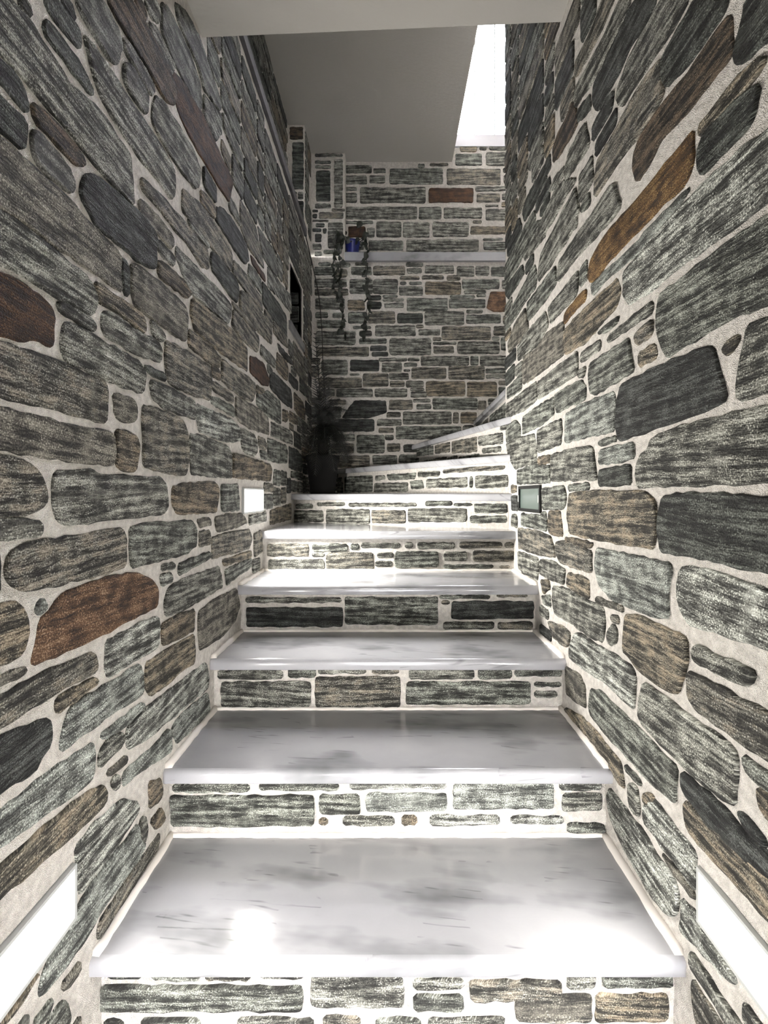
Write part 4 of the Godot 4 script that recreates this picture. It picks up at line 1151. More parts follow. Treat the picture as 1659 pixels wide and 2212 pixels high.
func stones_right():
	return [
		["d",[852,885,771,801,784,790,871,791,941,808,952,835,956,868,941,876]],
		["e",[771,774,763,757,766,736,761,710,773,706,901,708,964,717,1009,696,1050,693,1064,722,1064,757,1041,777,988,784,877,772,789,777]],
		["d",[732,761,683,723,683,657,744,675,756,693,754,712,742,727]],
		["g",[956,993,871,905,948,903,1115,913,1136,933,1153,963,1136,978,1084,999]],
		["d",[1069,1106,976,1014,1014,1008,1084,1019,1136,1007,1188,1009,1232,1003,1258,1018,1278,1065,1272,1095]],
		["g",[1131,1175,1079,1121,1120,1108,1219,1109,1307,1119,1400,1140,1400,1193,1225,1169]],
		["g",[1225,1273,1159,1204,1219,1200,1368,1216,1400,1232,1400,1271,1307,1260]],
		["d",[1352,1110,1300,1092,1293,1052,1352,1069,1384,1085,1384,1114]],
		["h",[749,655,712,647,692,634,726,625,837,630,840,650]],
		["d",[706,606,717,570,730,562,834,562,843,584,840,617,819,627,726,615]],
		["y",[861,658,861,604,871,582,911,577,948,585,1131,586,1182,585,1232,575,1293,579,1307,601,1293,633,1238,653,1176,659,1089,653]],
		["l",[898,562,868,559,926,545,1041,534,1182,546,1285,540,1293,570,1074,559]],
		["l",[834,541,737,537,679,524,679,425,904,433,984,429,1089,437,1115,468,1115,520,984,535]],
		["g",[963,404,781,407,679,402,679,276,769,285,940,273,969,322,975,365]],
		["g",[727,259,679,254,679,150,747,149,751,165]],
		["h",[781,243,762,250,744,250,747,240,766,228,777,230]],
		["d",[1121,259,975,262,830,256,805,249,773,157,801,151,1129,130,1146,172,1138,226]],
		["g",[1297,358,1090,358,1068,280,1266,268,1297,281,1308,325]],
		["g",[1061,356,993,365,993,337,1053,332]],
		["h",[1046,311,981,311,975,283,1046,282]],
		["g",[1180,396,993,403,993,382,1194,384]],
		["h",[1481,513,1389,520,1146,521,1129,486,1154,456,1342,427,1481,440,1495,476]],
		["g",[1246,423,1138,426,1146,417,1208,414]],
		["g",[1359,404,1236,402,1236,380,1365,382]],
		["y",[1481,565,1389,574,1325,570,1330,545,1414,544,1488,536]],
		["g",[1365,645,1319,651,1319,600,1365,597]],
		["g",[1644,644,1383,649,1383,615,1389,588,1619,583]],
		["g",[1881,757,1570,753,1555,696,1670,684,1869,687]],
		["h",[1927,559,1764,543,1653,561,1495,544,1495,444,1826,447,1939,454,1951,511]],
		["g",[2026,631,1869,647,1670,643,1644,587,1745,555,2018,572]],
		["g",[1745,415,1389,418,1383,382,1389,355,1745,353]],
		["g",[1371,359,1330,358,1342,333,1377,342]],
		["g",[1570,329,1467,333,1353,326,1325,301,1330,270,1555,271]],
		["l",[1474,252,1342,258,1163,252,1154,222,1163,158,1481,165,1481,212]],
		["g",[1939,318,1764,326,1586,327,1586,271,1725,253,1951,252]],
		["g",[1745,237,1517,243,1510,205,1517,164,1745,158]],
		["g",[2212,239,1988,242,1795,231,1774,179,1764,116,1939,121,2066,114,2181,182]],
		["g",[2228,319,2066,324,1988,291,1988,249,2212,246]],
		["g",[2244,423,1774,422,1764,357,1939,345,2212,363]],
		["g",[2212,495,1963,501,1975,442,2212,448]],
		["g",[1246,139,1154,143,1146,132,1236,129]],
		["l",[1236,116,1071,118,1068,85,1146,79,1241,82]],
		["d",[1241,64,1083,68,1083,26,1241,25]],
		["g",[1000,115,940,125,844,130,679,128,679,21,1053,18,1061,51,1040,87,1006,98]],
		["g",[1602,134,1440,138,1308,134,1282,125,1256,43,1602,49]],
		["h",[1745,139,1619,135,1627,113,1745,112]],
		["g",[2039,106,1805,113,1627,101,1619,44,2039,49]],
		["g",[1454,30,1308,33,1303,17,1454,14]],
		["g",[1697,23,1495,29,1474,-6,1495,-40,1688,-49]],
		["h",[1454,6,1246,12,1019,6,984,-13,978,-78,987,-110,1246,-117,1454,-116,1474,-66]],
		["d",[951,-3,867,4,679,-4,679,-111,867,-109,957,-113,969,-77,963,-30]],
		["g",[1963,-75,1723,-75,1702,-60,1662,-60,1653,-91,1662,-124,1963,-122]],
		["h",[1636,-56,1524,-52,1510,-89,1502,-128,1586,-132,1636,-125]],
		["g",[2026,-140,1764,-132,1619,-141,1578,-176,1570,-202,1725,-216,2013,-224]],
		["h",[1481,-131,1276,-129,1297,-142,1414,-145,1474,-144]],
		["g",[1562,-155,1495,-143,1287,-152,1287,-206,1389,-213,1524,-213,1562,-190]],
		["g",[2013,-238,1754,-232,1745,-274,1754,-312,1939,-318,2000,-307]],
		["g",[1725,-234,1586,-221,1481,-232,1495,-277,1602,-285,1725,-283]],
		["h",[1460,-239,1377,-231,1303,-234,1303,-282,1377,-284,1467,-277]],
		["l",[1256,-140,929,-133,923,-145,937,-186,934,-238,975,-249,1180,-256,1246,-235,1271,-191]],
		["l",[897,-138,867,-130,781,-131,679,-142,679,-221,872,-235,897,-213,907,-174]],
		["g",[1256,-268,1113,-261,1117,-273,1256,-281]],
		["g",[1586,-304,1481,-290,1217,-289,1208,-316,1222,-376,1297,-386,1440,-383,1570,-389,1594,-351]],
		["g",[1176,-296,1138,-290,1138,-306,1171,-309]],
		["g",[1189,-337,1163,-313,1142,-327,1146,-353,1180,-371,1194,-359]],
		["h",[1716,-305,1636,-291,1619,-316,1688,-348]],
		["g",[1707,-361,1619,-339,1610,-377,1688,-383]],
		["h",[1102,-277,1053,-265,877,-264,874,-303,902,-372,929,-383,1000,-385,1053,-380,1113,-362]],
		["l",[1402,-407,1342,-394,1256,-395,1146,-385,1075,-387,1061,-401,1068,-478,1217,-473,1342,-488,1440,-489,1440,-458]],
		["g",[1636,-434,1495,-413,1440,-418,1454,-457,1495,-471,1586,-471]],
		["g",[853,-268,713,-265,723,-286,744,-293,844,-298,860,-289]],
		["g",[871,-322,683,-315,683,-382,726,-385,843,-381,868,-369]],
		["g",[1023,-402,761,-401,750,-409,749,-441,756,-490,784,-499,843,-503,1005,-496,1041,-487,1041,-460]],
		["g",[1293,-526,1238,-507,906,-517,915,-589,988,-601,1200,-604,1300,-596,1307,-572]],
		["h",[1474,-531,1365,-516,1330,-535,1325,-589,1389,-603,1467,-611]],
		["h",[1480,-661,1352,-629,1278,-625,1125,-632,1109,-680,1136,-686,1170,-674,1265,-663,1384,-670,1489,-686]],
		["g",[1104,-623,1036,-623,1041,-633,1104,-636]],
		["g",[1089,-660,1055,-644,1048,-662,1045,-702,1064,-710,1084,-702]],
		["h",[1027,-644,988,-622,984,-631,1023,-663]],
		["d",[889,-515,773,-510,737,-520,679,-518,679,-549,723,-559,822,-566,882,-551,892,-539]],
		["h",[884,-568,858,-560,813,-563,717,-554,698,-558,679,-553,679,-613,848,-617,872,-612,884,-593]],
		["l",[1026,-670,987,-628,907,-637,848,-637,853,-707,1026,-702]],
		["l",[1185,-728,1013,-725,969,-738,918,-735,902,-750,907,-793,940,-825,987,-832,1053,-828,1129,-817,1180,-796,1198,-758]],
		["l",[892,-754,851,-744,822,-764,751,-764,762,-778,897,-818]],
		["h",[957,-719,913,-711,853,-713,858,-726,907,-726]],
		["g",[737,-401,679,-401,679,-425,710,-427,733,-420]],
		["d",[744,-494,723,-493,692,-505,698,-514,730,-513,744,-501]],
		["h",[707,-432,679,-434,679,-468,698,-465,707,-452]],
		["g",[1157,752,1126,684,1157,680,1397,698,1538,690,1549,720,1524,751,1363,757,1290,754,1181,764]],
		["g",[960,876,956,801,997,790,1050,788,1104,796,1268,795,1265,840,1251,875,1032,890]],
		["g",[1305,829,1297,795,1336,801,1361,811,1352,820]],
		["g",[1403,903,1374,819,1392,818,1386,783,1421,791,1628,778,1746,784,1755,822,1720,870]],
		["g",[1497,986,1397,927,1517,927,1589,919,1668,921,1711,967,1693,985,1552,1002]],
		["g",[1774,985,1693,968,1668,910,1916,944,1938,971,1863,973]],
		["g",[1793,866,1765,806,1783,777,1894,782,2032,772,2220,767,2235,820,1927,852,1842,869]],
		["h",[1916,750,1873,659,1972,649,2177,652,2191,696,2069,742]],
		["d",[1693,1134,1652,1101,1842,1101,1927,1108,1949,1156,1884,1178,1774,1171]],
		["d",[2007,1167,1961,1095,2191,1098,2191,1134]],
		["g",[1842,1077,1793,1069,1779,1028,1873,1021,2191,1026,2235,1076,2069,1081]],
		["g",[1765,1014,1720,991,1779,976,2135,979,2235,988,2250,1035,2069,1037]],
		["d",[1961,944,1927,899,2177,898,2235,940,2235,973]],
		["e",[1415,1167,1380,1079,1446,1081,1511,1090,1589,1110,1597,1154,1552,1173,1471,1165]],
		["g",[1331,1038,1305,958,1477,974,1484,1014,1446,1043,1386,1045]],
		["d",[1620,1158,1612,1110,1765,1128,1793,1164]],
		["g",[1490,1026,1490,1004,1582,1019,1628,1041,1567,1046]],
		["d",[101,-1199,334,-1195,559,-1195,566,-1148,561,-1100,334,-1099,102,-1099,102,-1148]],
		["h",[105,-1082,276,-1084,452,-1081,450,-1032,447,-986,276,-983,107,-982,100,-1032]],
		["d",[468,-1080,516,-1081,556,-1081,566,-1050,562,-1023,516,-1018,471,-1019,469,-1050]],
		["d",[589,-1021,720,-1021,854,-1017,857,-990,850,-959,720,-961,591,-959,583,-990]],
		["d",[467,-1002,516,-1000,566,-997,566,-956,557,-910,516,-914,472,-912,467,-956]],
		["h",[102,-964,238,-962,369,-967,371,-924,367,-887,238,-881,109,-880,104,-924]],
		["g",[591,-942,720,-941,849,-941,859,-906,859,-871,720,-869,587,-871,581,-906]],
		["d",[398,-894,478,-892,557,-894,564,-852,563,-811,478,-812,395,-810,389,-852]],
		["d",[101,-865,238,-866,364,-866,375,-820,375,-776,238,-777,107,-776,100,-820]],
		["g",[583,-856,724,-854,865,-853,866,-840,863,-827,724,-825,580,-826,580,-840]],
		["g",[580,-811,658,-810,732,-810,734,-794,731,-779,658,-778,582,-780,580,-794]],
		["g",[394,-793,464,-796,535,-794,538,-780,538,-767,464,-767,393,-765,390,-780]],
		["h",[107,-760,238,-756,368,-760,370,-728,376,-703,238,-700,106,-702,101,-728]],
		["d",[400,-748,458,-751,523,-750,524,-706,519,-660,458,-661,398,-665,393,-706]],
		["h",[111,-679,238,-683,372,-678,371,-646,365,-612,238,-609,107,-610,101,-646]],
		["g",[389,-648,462,-646,535,-643,535,-608,531,-571,462,-572,398,-573,389,-608]],
		["d",[552,-622,604,-621,652,-619,659,-592,659,-566,604,-560,556,-561,552,-592]],
		["d",[110,-596,238,-593,374,-589,374,-544,370,-493,238,-494,100,-497,102,-544]],
		["d",[397,-556,462,-552,529,-554,531,-524,533,-497,462,-493,390,-493,391,-524]],
		["d",[550,-546,608,-546,664,-547,663,-502,656,-461,608,-460,550,-457,550,-502]],
		["d",[1611,-493,1668,-495,1724,-495,1725,-480,1722,-466,1668,-465,1608,-467,1608,-480]],
		["g",[103,-477,318,-479,532,-479,534,-442,531,-408,318,-408,107,-404,103,-442]],
		["g",[551,-441,608,-440,658,-439,667,-396,662,-348,608,-352,557,-349,548,-396]],
		["g",[1642,-427,1682,-426,1725,-428,1728,-412,1724,-397,1682,-399,1641,-397,1638,-412]],
		["g",[102,-390,318,-390,534,-389,531,-348,530,-306,318,-310,106,-305,105,-348]],
		["h",[549,-333,610,-335,668,-329,668,-286,662,-240,610,-242,554,-240,550,-286]],
		["d",[104,-288,312,-292,520,-285,523,-248,520,-204,312,-208,108,-208,103,-248]],
		["d",[547,-217,592,-219,646,-218,644,-194,648,-166,592,-168,541,-166,538,-194]],
		["g",[105,-187,250,-192,390,-190,399,-148,391,-106,250,-107,102,-110,103,-148]],
		["d",[422,-185,468,-186,522,-185,524,-140,516,-92,468,-93,423,-94,413,-140]],
		["d",[539,-149,602,-149,663,-151,662,-118,661,-85,602,-84,544,-86,536,-118]],
		["g",[2045,-140,2082,-134,2125,-136,2126,-110,2118,-87,2082,-83,2045,-85,2037,-110]],
		["h",[103,-87,250,-90,399,-91,396,-42,390,4,250,7,101,4,100,-42]],
		["d",[413,-73,468,-71,521,-72,521,-32,517,11,468,11,414,8,415,-32]],
		["g",[536,-66,602,-72,664,-70,666,-26,658,16,602,17,547,14,538,-26]],
		["d",[2031,-65,2074,-64,2117,-65,2123,-34,2128,-5,2074,-2,2032,-4,2022,-34]],
		["h",[2047,15,2090,13,2131,12,2133,28,2135,44,2090,41,2046,40,2046,28]],
		["g",[107,20,250,26,398,25,398,66,392,106,250,107,101,108,103,66]],
		["g",[420,25,468,29,522,30,522,66,516,104,468,104,421,101,414,66]],
		["g",[544,34,602,33,658,35,667,78,660,123,602,121,536,117,536,78]],
		["d",[416,126,468,125,519,123,521,168,520,213,468,214,415,215,415,168]],
		["g",[104,131,250,127,395,130,398,156,398,188,250,182,111,187,103,156]],
		["d",[541,141,596,140,655,141,655,188,652,234,596,236,543,237,537,188]],
		["h",[107,205,250,203,391,201,396,230,397,254,250,255,102,254,104,230]],
		["g",[414,233,468,230,515,231,518,282,523,333,468,333,413,334,415,282]],
		["g",[543,259,602,258,665,259,664,300,668,347,602,347,536,344,540,300]],
		["g",[104,273,238,276,370,274,376,320,373,366,238,365,111,362,104,320]],
		["h",[397,350,456,353,513,351,522,392,515,435,456,434,395,431,392,392]],
		["g",[546,361,602,363,660,362,665,402,661,439,602,439,538,438,540,402]],
		["h",[103,382,194,382,285,387,287,414,287,445,194,445,106,441,104,414]],
		["d",[307,449,412,452,520,451,521,496,522,541,412,541,310,543,302,496]],
		["h",[547,463,602,458,660,457,666,488,664,519,602,519,547,519,539,488]],
		["d",[104,461,194,465,278,465,283,510,282,558,194,559,107,557,101,510]],
		["d",[2084,515,2158,512,2232,514,2238,542,2235,570,2158,572,2085,573,2081,542]],
		["g",[1961,515,2012,512,2059,517,2063,534,2057,555,2012,554,1966,552,1961,534]],
		["h",[547,532,608,535,674,538,674,566,668,593,608,596,542,598,536,566]],
		["d",[305,563,412,557,518,559,519,602,519,644,412,647,312,645,305,602]],
		["g",[106,572,194,572,288,574,286,618,276,662,194,663,106,663,101,618]],
		["d",[2062,590,2150,589,2239,591,2236,614,2232,637,2150,636,2063,638,2062,614]],
		["g",[539,614,606,613,668,618,674,636,670,659,606,656,542,660,536,636]],
		["d",[306,663,412,666,512,660,520,692,522,721,412,722,312,719,303,692]],
		["h",[546,672,604,674,668,674,667,710,666,744,604,743,537,746,541,710]],
		["d",[110,683,194,679,276,681,284,716,286,751,194,755,112,754,101,716]],
		["h",[2149,726,2192,725,2234,724,2237,740,2236,753,2192,755,2147,753,2146,740]],
		["g",[306,741,412,738,520,741,523,780,524,822,412,821,309,823,301,780]],
		["g",[547,761,628,766,715,763,716,800,715,837,628,838,541,836,540,800]],
		["g",[105,775,194,772,288,774,284,816,278,863,194,858,109,858,105,816]],
		["d",[310,837,412,841,516,840,521,876,516,911,412,912,310,916,304,876]],
		["g",[1279,847,1324,842,1368,841,1370,878,1367,915,1324,910,1285,915,1281,878]],
		["g",[2121,846,2180,847,2239,846,2238,866,2240,887,2180,885,2125,884,2121,866]],
		["g",[542,857,674,856,804,857,808,900,812,945,674,943,539,943,541,900]],
		["d",[105,878,194,877,283,878,288,916,277,954,194,951,108,955,100,916]],
		["d",[1810,881,1856,881,1905,883,1905,900,1904,919,1856,918,1812,916,1804,900]],
		["d",[1148,896,1206,897,1264,898,1261,916,1263,931,1206,932,1149,933,1148,916]],
		["g",[308,930,412,930,521,934,521,976,512,1021,412,1023,307,1017,301,976]],
		["d",[1172,951,1224,952,1282,953,1280,970,1279,988,1224,991,1165,988,1167,970]],
		["d",[546,966,700,964,862,962,860,1008,860,1055,700,1055,536,1051,541,1008]],
		["g",[102,974,194,971,286,975,284,1006,280,1039,194,1042,111,1037,100,1006]],
		["d",[1632,1005,1676,1007,1721,1006,1723,1020,1720,1034,1676,1035,1629,1034,1629,1020]],
		["g",[883,1020,922,1022,960,1020,964,1070,963,1120,922,1120,876,1122,880,1070]],
		["g",[307,1038,396,1037,481,1042,487,1070,482,1103,396,1099,304,1099,305,1070]],
		["d",[1621,1050,1698,1050,1774,1049,1775,1068,1773,1084,1698,1086,1627,1085,1620,1068]],
		["d",[105,1062,194,1061,276,1063,283,1108,285,1155,194,1155,111,1159,104,1108]],
		["d",[515,1075,654,1070,797,1072,803,1098,802,1127,654,1127,512,1126,510,1098]],
		["g",[308,1119,396,1122,481,1121,490,1152,482,1182,396,1186,305,1181,305,1152]],
		["g",[984,1127,1026,1129,1068,1129,1066,1172,1061,1216,1026,1215,983,1216,982,1172]],
		["g",[826,1143,892,1140,963,1138,964,1178,961,1218,892,1220,817,1218,821,1178]],
		["g",[509,1145,614,1141,716,1143,719,1184,721,1228,614,1224,506,1223,507,1184]],
		["d",[2143,1157,2190,1157,2236,1156,2238,1184,2229,1212,2190,1215,2142,1211,2140,1184]],
		["g",[107,1178,194,1176,287,1177,285,1220,286,1265,194,1266,108,1262,104,1220]],
		["h",[1582,1176,1628,1175,1668,1179,1671,1222,1673,1271,1628,1269,1587,1269,1584,1222]],
		["h",[2034,1178,2080,1174,2120,1175,2125,1220,2127,1262,2080,1267,2036,1268,2034,1220]],
		["g",[1413,1184,1466,1181,1508,1182,1518,1214,1514,1245,1466,1246,1417,1242,1412,1214]],
		["h",[1916,1184,1964,1182,2014,1186,2017,1214,2019,1242,1964,1246,1918,1241,1911,1214]],
		["g",[1697,1187,1754,1189,1809,1185,1817,1216,1812,1247,1754,1246,1697,1246,1690,1216]],
		["g",[306,1202,396,1202,485,1207,487,1246,487,1285,396,1289,312,1287,303,1246]],
		["h",[2142,1232,2190,1229,2233,1230,2235,1266,2234,1303,2190,1303,2144,1302,2146,1266]],
		["d",[745,1232,862,1233,984,1234,988,1268,978,1298,862,1303,743,1304,737,1268]],
		["d",[1001,1232,1088,1236,1174,1235,1175,1274,1172,1316,1088,1310,1009,1310,1003,1274]],
		["d",[514,1244,614,1244,713,1244,723,1272,718,1297,614,1299,515,1301,506,1272]],
		["d",[1420,1262,1490,1264,1566,1264,1565,1308,1565,1354,1490,1351,1418,1352,1415,1308]],
		["g",[1691,1265,1778,1262,1856,1263,1865,1294,1859,1321,1778,1327,1689,1322,1690,1294]],
		["g",[1888,1261,1950,1261,2014,1264,2018,1292,2014,1322,1950,1323,1882,1323,1883,1292]],
		["d",[1266,1282,1306,1278,1348,1280,1353,1326,1355,1374,1306,1375,1257,1376,1260,1326]],
		["g",[103,1284,194,1282,284,1284,286,1310,284,1335,194,1335,108,1335,105,1310]],
		["g",[2043,1287,2080,1285,2119,1281,2125,1330,2120,1376,2080,1378,2034,1373,2038,1330]],
		["g",[1586,1288,1628,1290,1668,1288,1674,1314,1665,1340,1628,1342,1590,1339,1583,1314]],
		["g",[303,1308,396,1307,483,1306,487,1346,491,1386,396,1387,312,1381,304,1346]],
		["h",[514,1320,742,1318,973,1317,976,1356,972,1390,742,1395,507,1394,504,1356]],
		["g",[2150,1322,2190,1317,2236,1322,2236,1366,2231,1416,2190,1411,2143,1410,2141,1366]],
		["g",[999,1329,1118,1332,1242,1334,1243,1370,1233,1405,1118,1412,1002,1411,994,1370]],
		["h",[1884,1341,1950,1341,2013,1338,2019,1384,2016,1425,1950,1427,1889,1425,1886,1384]],
		["d",[1692,1342,1778,1344,1858,1340,1867,1386,1866,1426,1778,1432,1695,1429,1692,1386]],
		["h",[107,1355,194,1355,278,1357,283,1384,283,1411,194,1410,107,1412,102,1384]],
		["d",[1588,1357,1628,1358,1669,1361,1675,1386,1666,1410,1628,1411,1589,1413,1585,1386]],
		["h",[1377,1370,1468,1372,1560,1369,1564,1416,1566,1457,1468,1459,1370,1463,1369,1416]],
		["g",[1264,1395,1306,1390,1352,1390,1356,1426,1346,1462,1306,1462,1266,1459,1260,1426]],
		["d",[2043,1399,2080,1397,2125,1397,2124,1428,2127,1459,2080,1464,2044,1459,2037,1428]],
		["d",[307,1407,396,1401,483,1406,489,1444,488,1483,396,1488,308,1481,304,1444]],
		["d",[511,1412,664,1413,816,1410,820,1444,824,1474,664,1479,511,1475,509,1444]],
		["d",[836,1414,908,1410,975,1413,979,1440,973,1466,908,1471,843,1465,840,1440]],
		["g",[996,1430,1118,1427,1241,1428,1244,1456,1237,1487,1118,1483,1002,1484,998,1456]],
		["h",[110,1432,194,1432,280,1434,287,1458,285,1487,194,1488,112,1482,102,1458]],
		["g",[1587,1432,1628,1433,1665,1431,1674,1466,1667,1497,1628,1503,1580,1500,1584,1466]],
		["g",[2144,1435,2190,1432,2229,1434,2235,1464,2234,1496,2190,1495,2141,1499,2144,1464]],
		["d",[1689,1450,1854,1445,2017,1447,2020,1498,2011,1545,1854,1547,1693,1550,1690,1498]],
		["h",[2040,1478,2080,1481,2121,1481,2126,1520,2118,1563,2080,1562,2034,1558,2034,1520]],
		["h",[2151,1513,2190,1515,2237,1513,2239,1556,2238,1597,2190,1595,2140,1596,2146,1556]],
		["h",[1533,1518,1604,1519,1668,1523,1675,1550,1668,1580,1604,1582,1542,1578,1537,1550]],
		["h",[1696,1567,1844,1569,1989,1568,1998,1604,1993,1643,1844,1642,1693,1639,1689,1604]],
		["d",[2017,1580,2070,1580,2120,1583,2126,1608,2117,1640,2070,1637,2022,1633,2017,1608]],
		["h",[1537,1601,1604,1601,1668,1599,1670,1638,1666,1680,1604,1678,1539,1678,1533,1638]],
		["h",[2152,1617,2190,1615,2231,1618,2236,1664,2235,1710,2190,1714,2147,1710,2142,1664]],
		["g",[2020,1658,2070,1654,2126,1658,2122,1700,2121,1747,2070,1747,2017,1748,2018,1700]],
		["g",[1690,1658,1844,1659,1990,1661,1999,1698,2000,1739,1844,1736,1696,1734,1689,1698]],
		["d",[1541,1696,1604,1698,1674,1699,1671,1736,1669,1775,1604,1776,1540,1774,1533,1736]],
		["d",[2147,1733,2190,1732,2237,1729,2239,1774,2229,1814,2190,1819,2140,1814,2145,1774]],
		["d",[1697,1759,1844,1753,1991,1754,1996,1786,1995,1815,1844,1818,1695,1815,1690,1786]],
		["g",[2020,1765,2070,1762,2122,1766,2128,1812,2118,1859,2070,1859,2016,1863,2014,1812]],
		["h",[1543,1799,1604,1793,1669,1799,1671,1822,1669,1848,1604,1847,1538,1849,1537,1822]],
		["g",[1697,1835,1844,1834,1991,1839,2000,1870,1997,1903,1844,1905,1691,1904,1690,1870]],
		["d",[2146,1833,2190,1837,2237,1836,2235,1878,2234,1918,2190,1922,2147,1924,2143,1878]],
		["g",[1534,1869,1604,1868,1667,1866,1672,1916,1665,1965,1604,1962,1543,1962,1534,1916]],
		["g",[2019,1879,2070,1878,2116,1882,2126,1928,2124,1974,2070,1974,2013,1980,2016,1928]],
		["g",[1691,1924,1778,1926,1865,1927,1864,1952,1861,1980,1778,1978,1696,1979,1690,1952]],
		["d",[1886,1927,1940,1925,1993,1925,1997,1970,1992,2014,1940,2020,1885,2016,1882,1970]],
		["g",[2148,1939,2190,1939,2237,1940,2239,1976,2236,2013,2190,2010,2141,2015,2145,1976]],
		["d",[1544,1981,1604,1981,1673,1984,1674,2010,1668,2036,1604,2038,1534,2034,1537,2010]],
		["g",[2014,1993,2070,1997,2125,1995,2126,2030,2118,2067,2070,2063,2021,2066,2018,2030]],
		["d",[1688,2002,1778,2001,1860,1999,1863,2038,1865,2076,1778,2078,1692,2077,1693,2038]],
		["g",[2146,2034,2190,2031,2239,2030,2238,2076,2234,2123,2190,2119,2150,2117,2144,2076]],
		["h",[1891,2034,1940,2032,1990,2034,1999,2072,1992,2109,1940,2111,1892,2108,1883,2072]],
		["d",[1534,2053,1604,2053,1675,2058,1670,2102,1667,2150,1604,2146,1539,2151,1537,2102]],
		["d",[2022,2081,2070,2081,2118,2082,2122,2114,2123,2145,2070,2144,2017,2146,2016,2114]],
		["d",[1694,2098,1778,2095,1866,2095,1867,2130,1861,2164,1778,2165,1697,2161,1690,2130]],
		["d",[1885,2130,1940,2125,1992,2127,1997,2176,1992,2221,1940,2223,1884,2222,1884,2176]],
		["g",[2148,2137,2190,2139,2232,2138,2237,2182,2239,2223,2190,2226,2151,2224,2143,2182]],
		["g",[2012,2165,2070,2164,2119,2165,2126,2212,2120,2258,2070,2261,2019,2263,2013,2212]],
		["g",[1532,2170,1604,2165,1667,2170,1672,2198,1673,2227,1604,2231,1535,2229,1538,2198]],
		["d",[1700,2184,1778,2181,1865,2187,1862,2222,1863,2262,1778,2263,1690,2262,1694,2222]],
		["d",[1891,2245,1940,2241,1995,2243,1999,2292,1991,2341,1940,2340,1885,2341,1882,2292]],
		["g",[2146,2244,2190,2244,2239,2247,2235,2276,2238,2308,2190,2309,2143,2309,2145,2276]],
		["h",[1536,2247,1604,2249,1664,2250,1671,2288,1666,2325,1604,2329,1538,2331,1536,2288]],
		["g",[1692,2279,1778,2280,1866,2281,1864,2314,1863,2351,1778,2351,1694,2352,1691,2314]],
		["g",[2020,2277,2070,2278,2127,2278,2127,2310,2120,2340,2070,2339,2021,2342,2013,2310]],
		["d",[2147,2330,2190,2327,2237,2327,2236,2364,2238,2403,2190,2403,2143,2400,2145,2364]],
		["g",[1534,2347,1604,2347,1674,2351,1676,2382,1671,2417,1604,2419,1543,2413,1535,2382]],
		["h",[1886,2363,2004,2361,2119,2356,2127,2404,2120,2449,2004,2446,1890,2452,1882,2404]],
		["h",[1697,2370,1778,2368,1863,2370,1862,2410,1857,2451,1778,2453,1698,2451,1692,2410]],
		["d",[2143,2419,2190,2418,2235,2418,2236,2462,2236,2505,2190,2507,2149,2502,2145,2462]],
		["d",[1541,2433,1604,2437,1675,2438,1673,2464,1666,2492,1604,2493,1542,2492,1537,2464]],
		["g",[1885,2469,1970,2465,2056,2465,2059,2508,2050,2548,1970,2551,1884,2546,1881,2508]],
		["d",[1694,2475,1778,2470,1867,2469,1867,2514,1859,2558,1778,2554,1700,2558,1690,2514]],
		["g",[1543,2512,1604,2509,1669,2509,1675,2538,1673,2564,1604,2564,1534,2563,1533,2538]],
		["h",[2081,2525,2156,2524,2237,2526,2236,2560,2238,2598,2156,2600,2082,2596,2076,2560]],
		["g",[1881,2567,1970,2565,2053,2568,2058,2582,2060,2597,1970,2599,1883,2596,1884,2582]],
	]
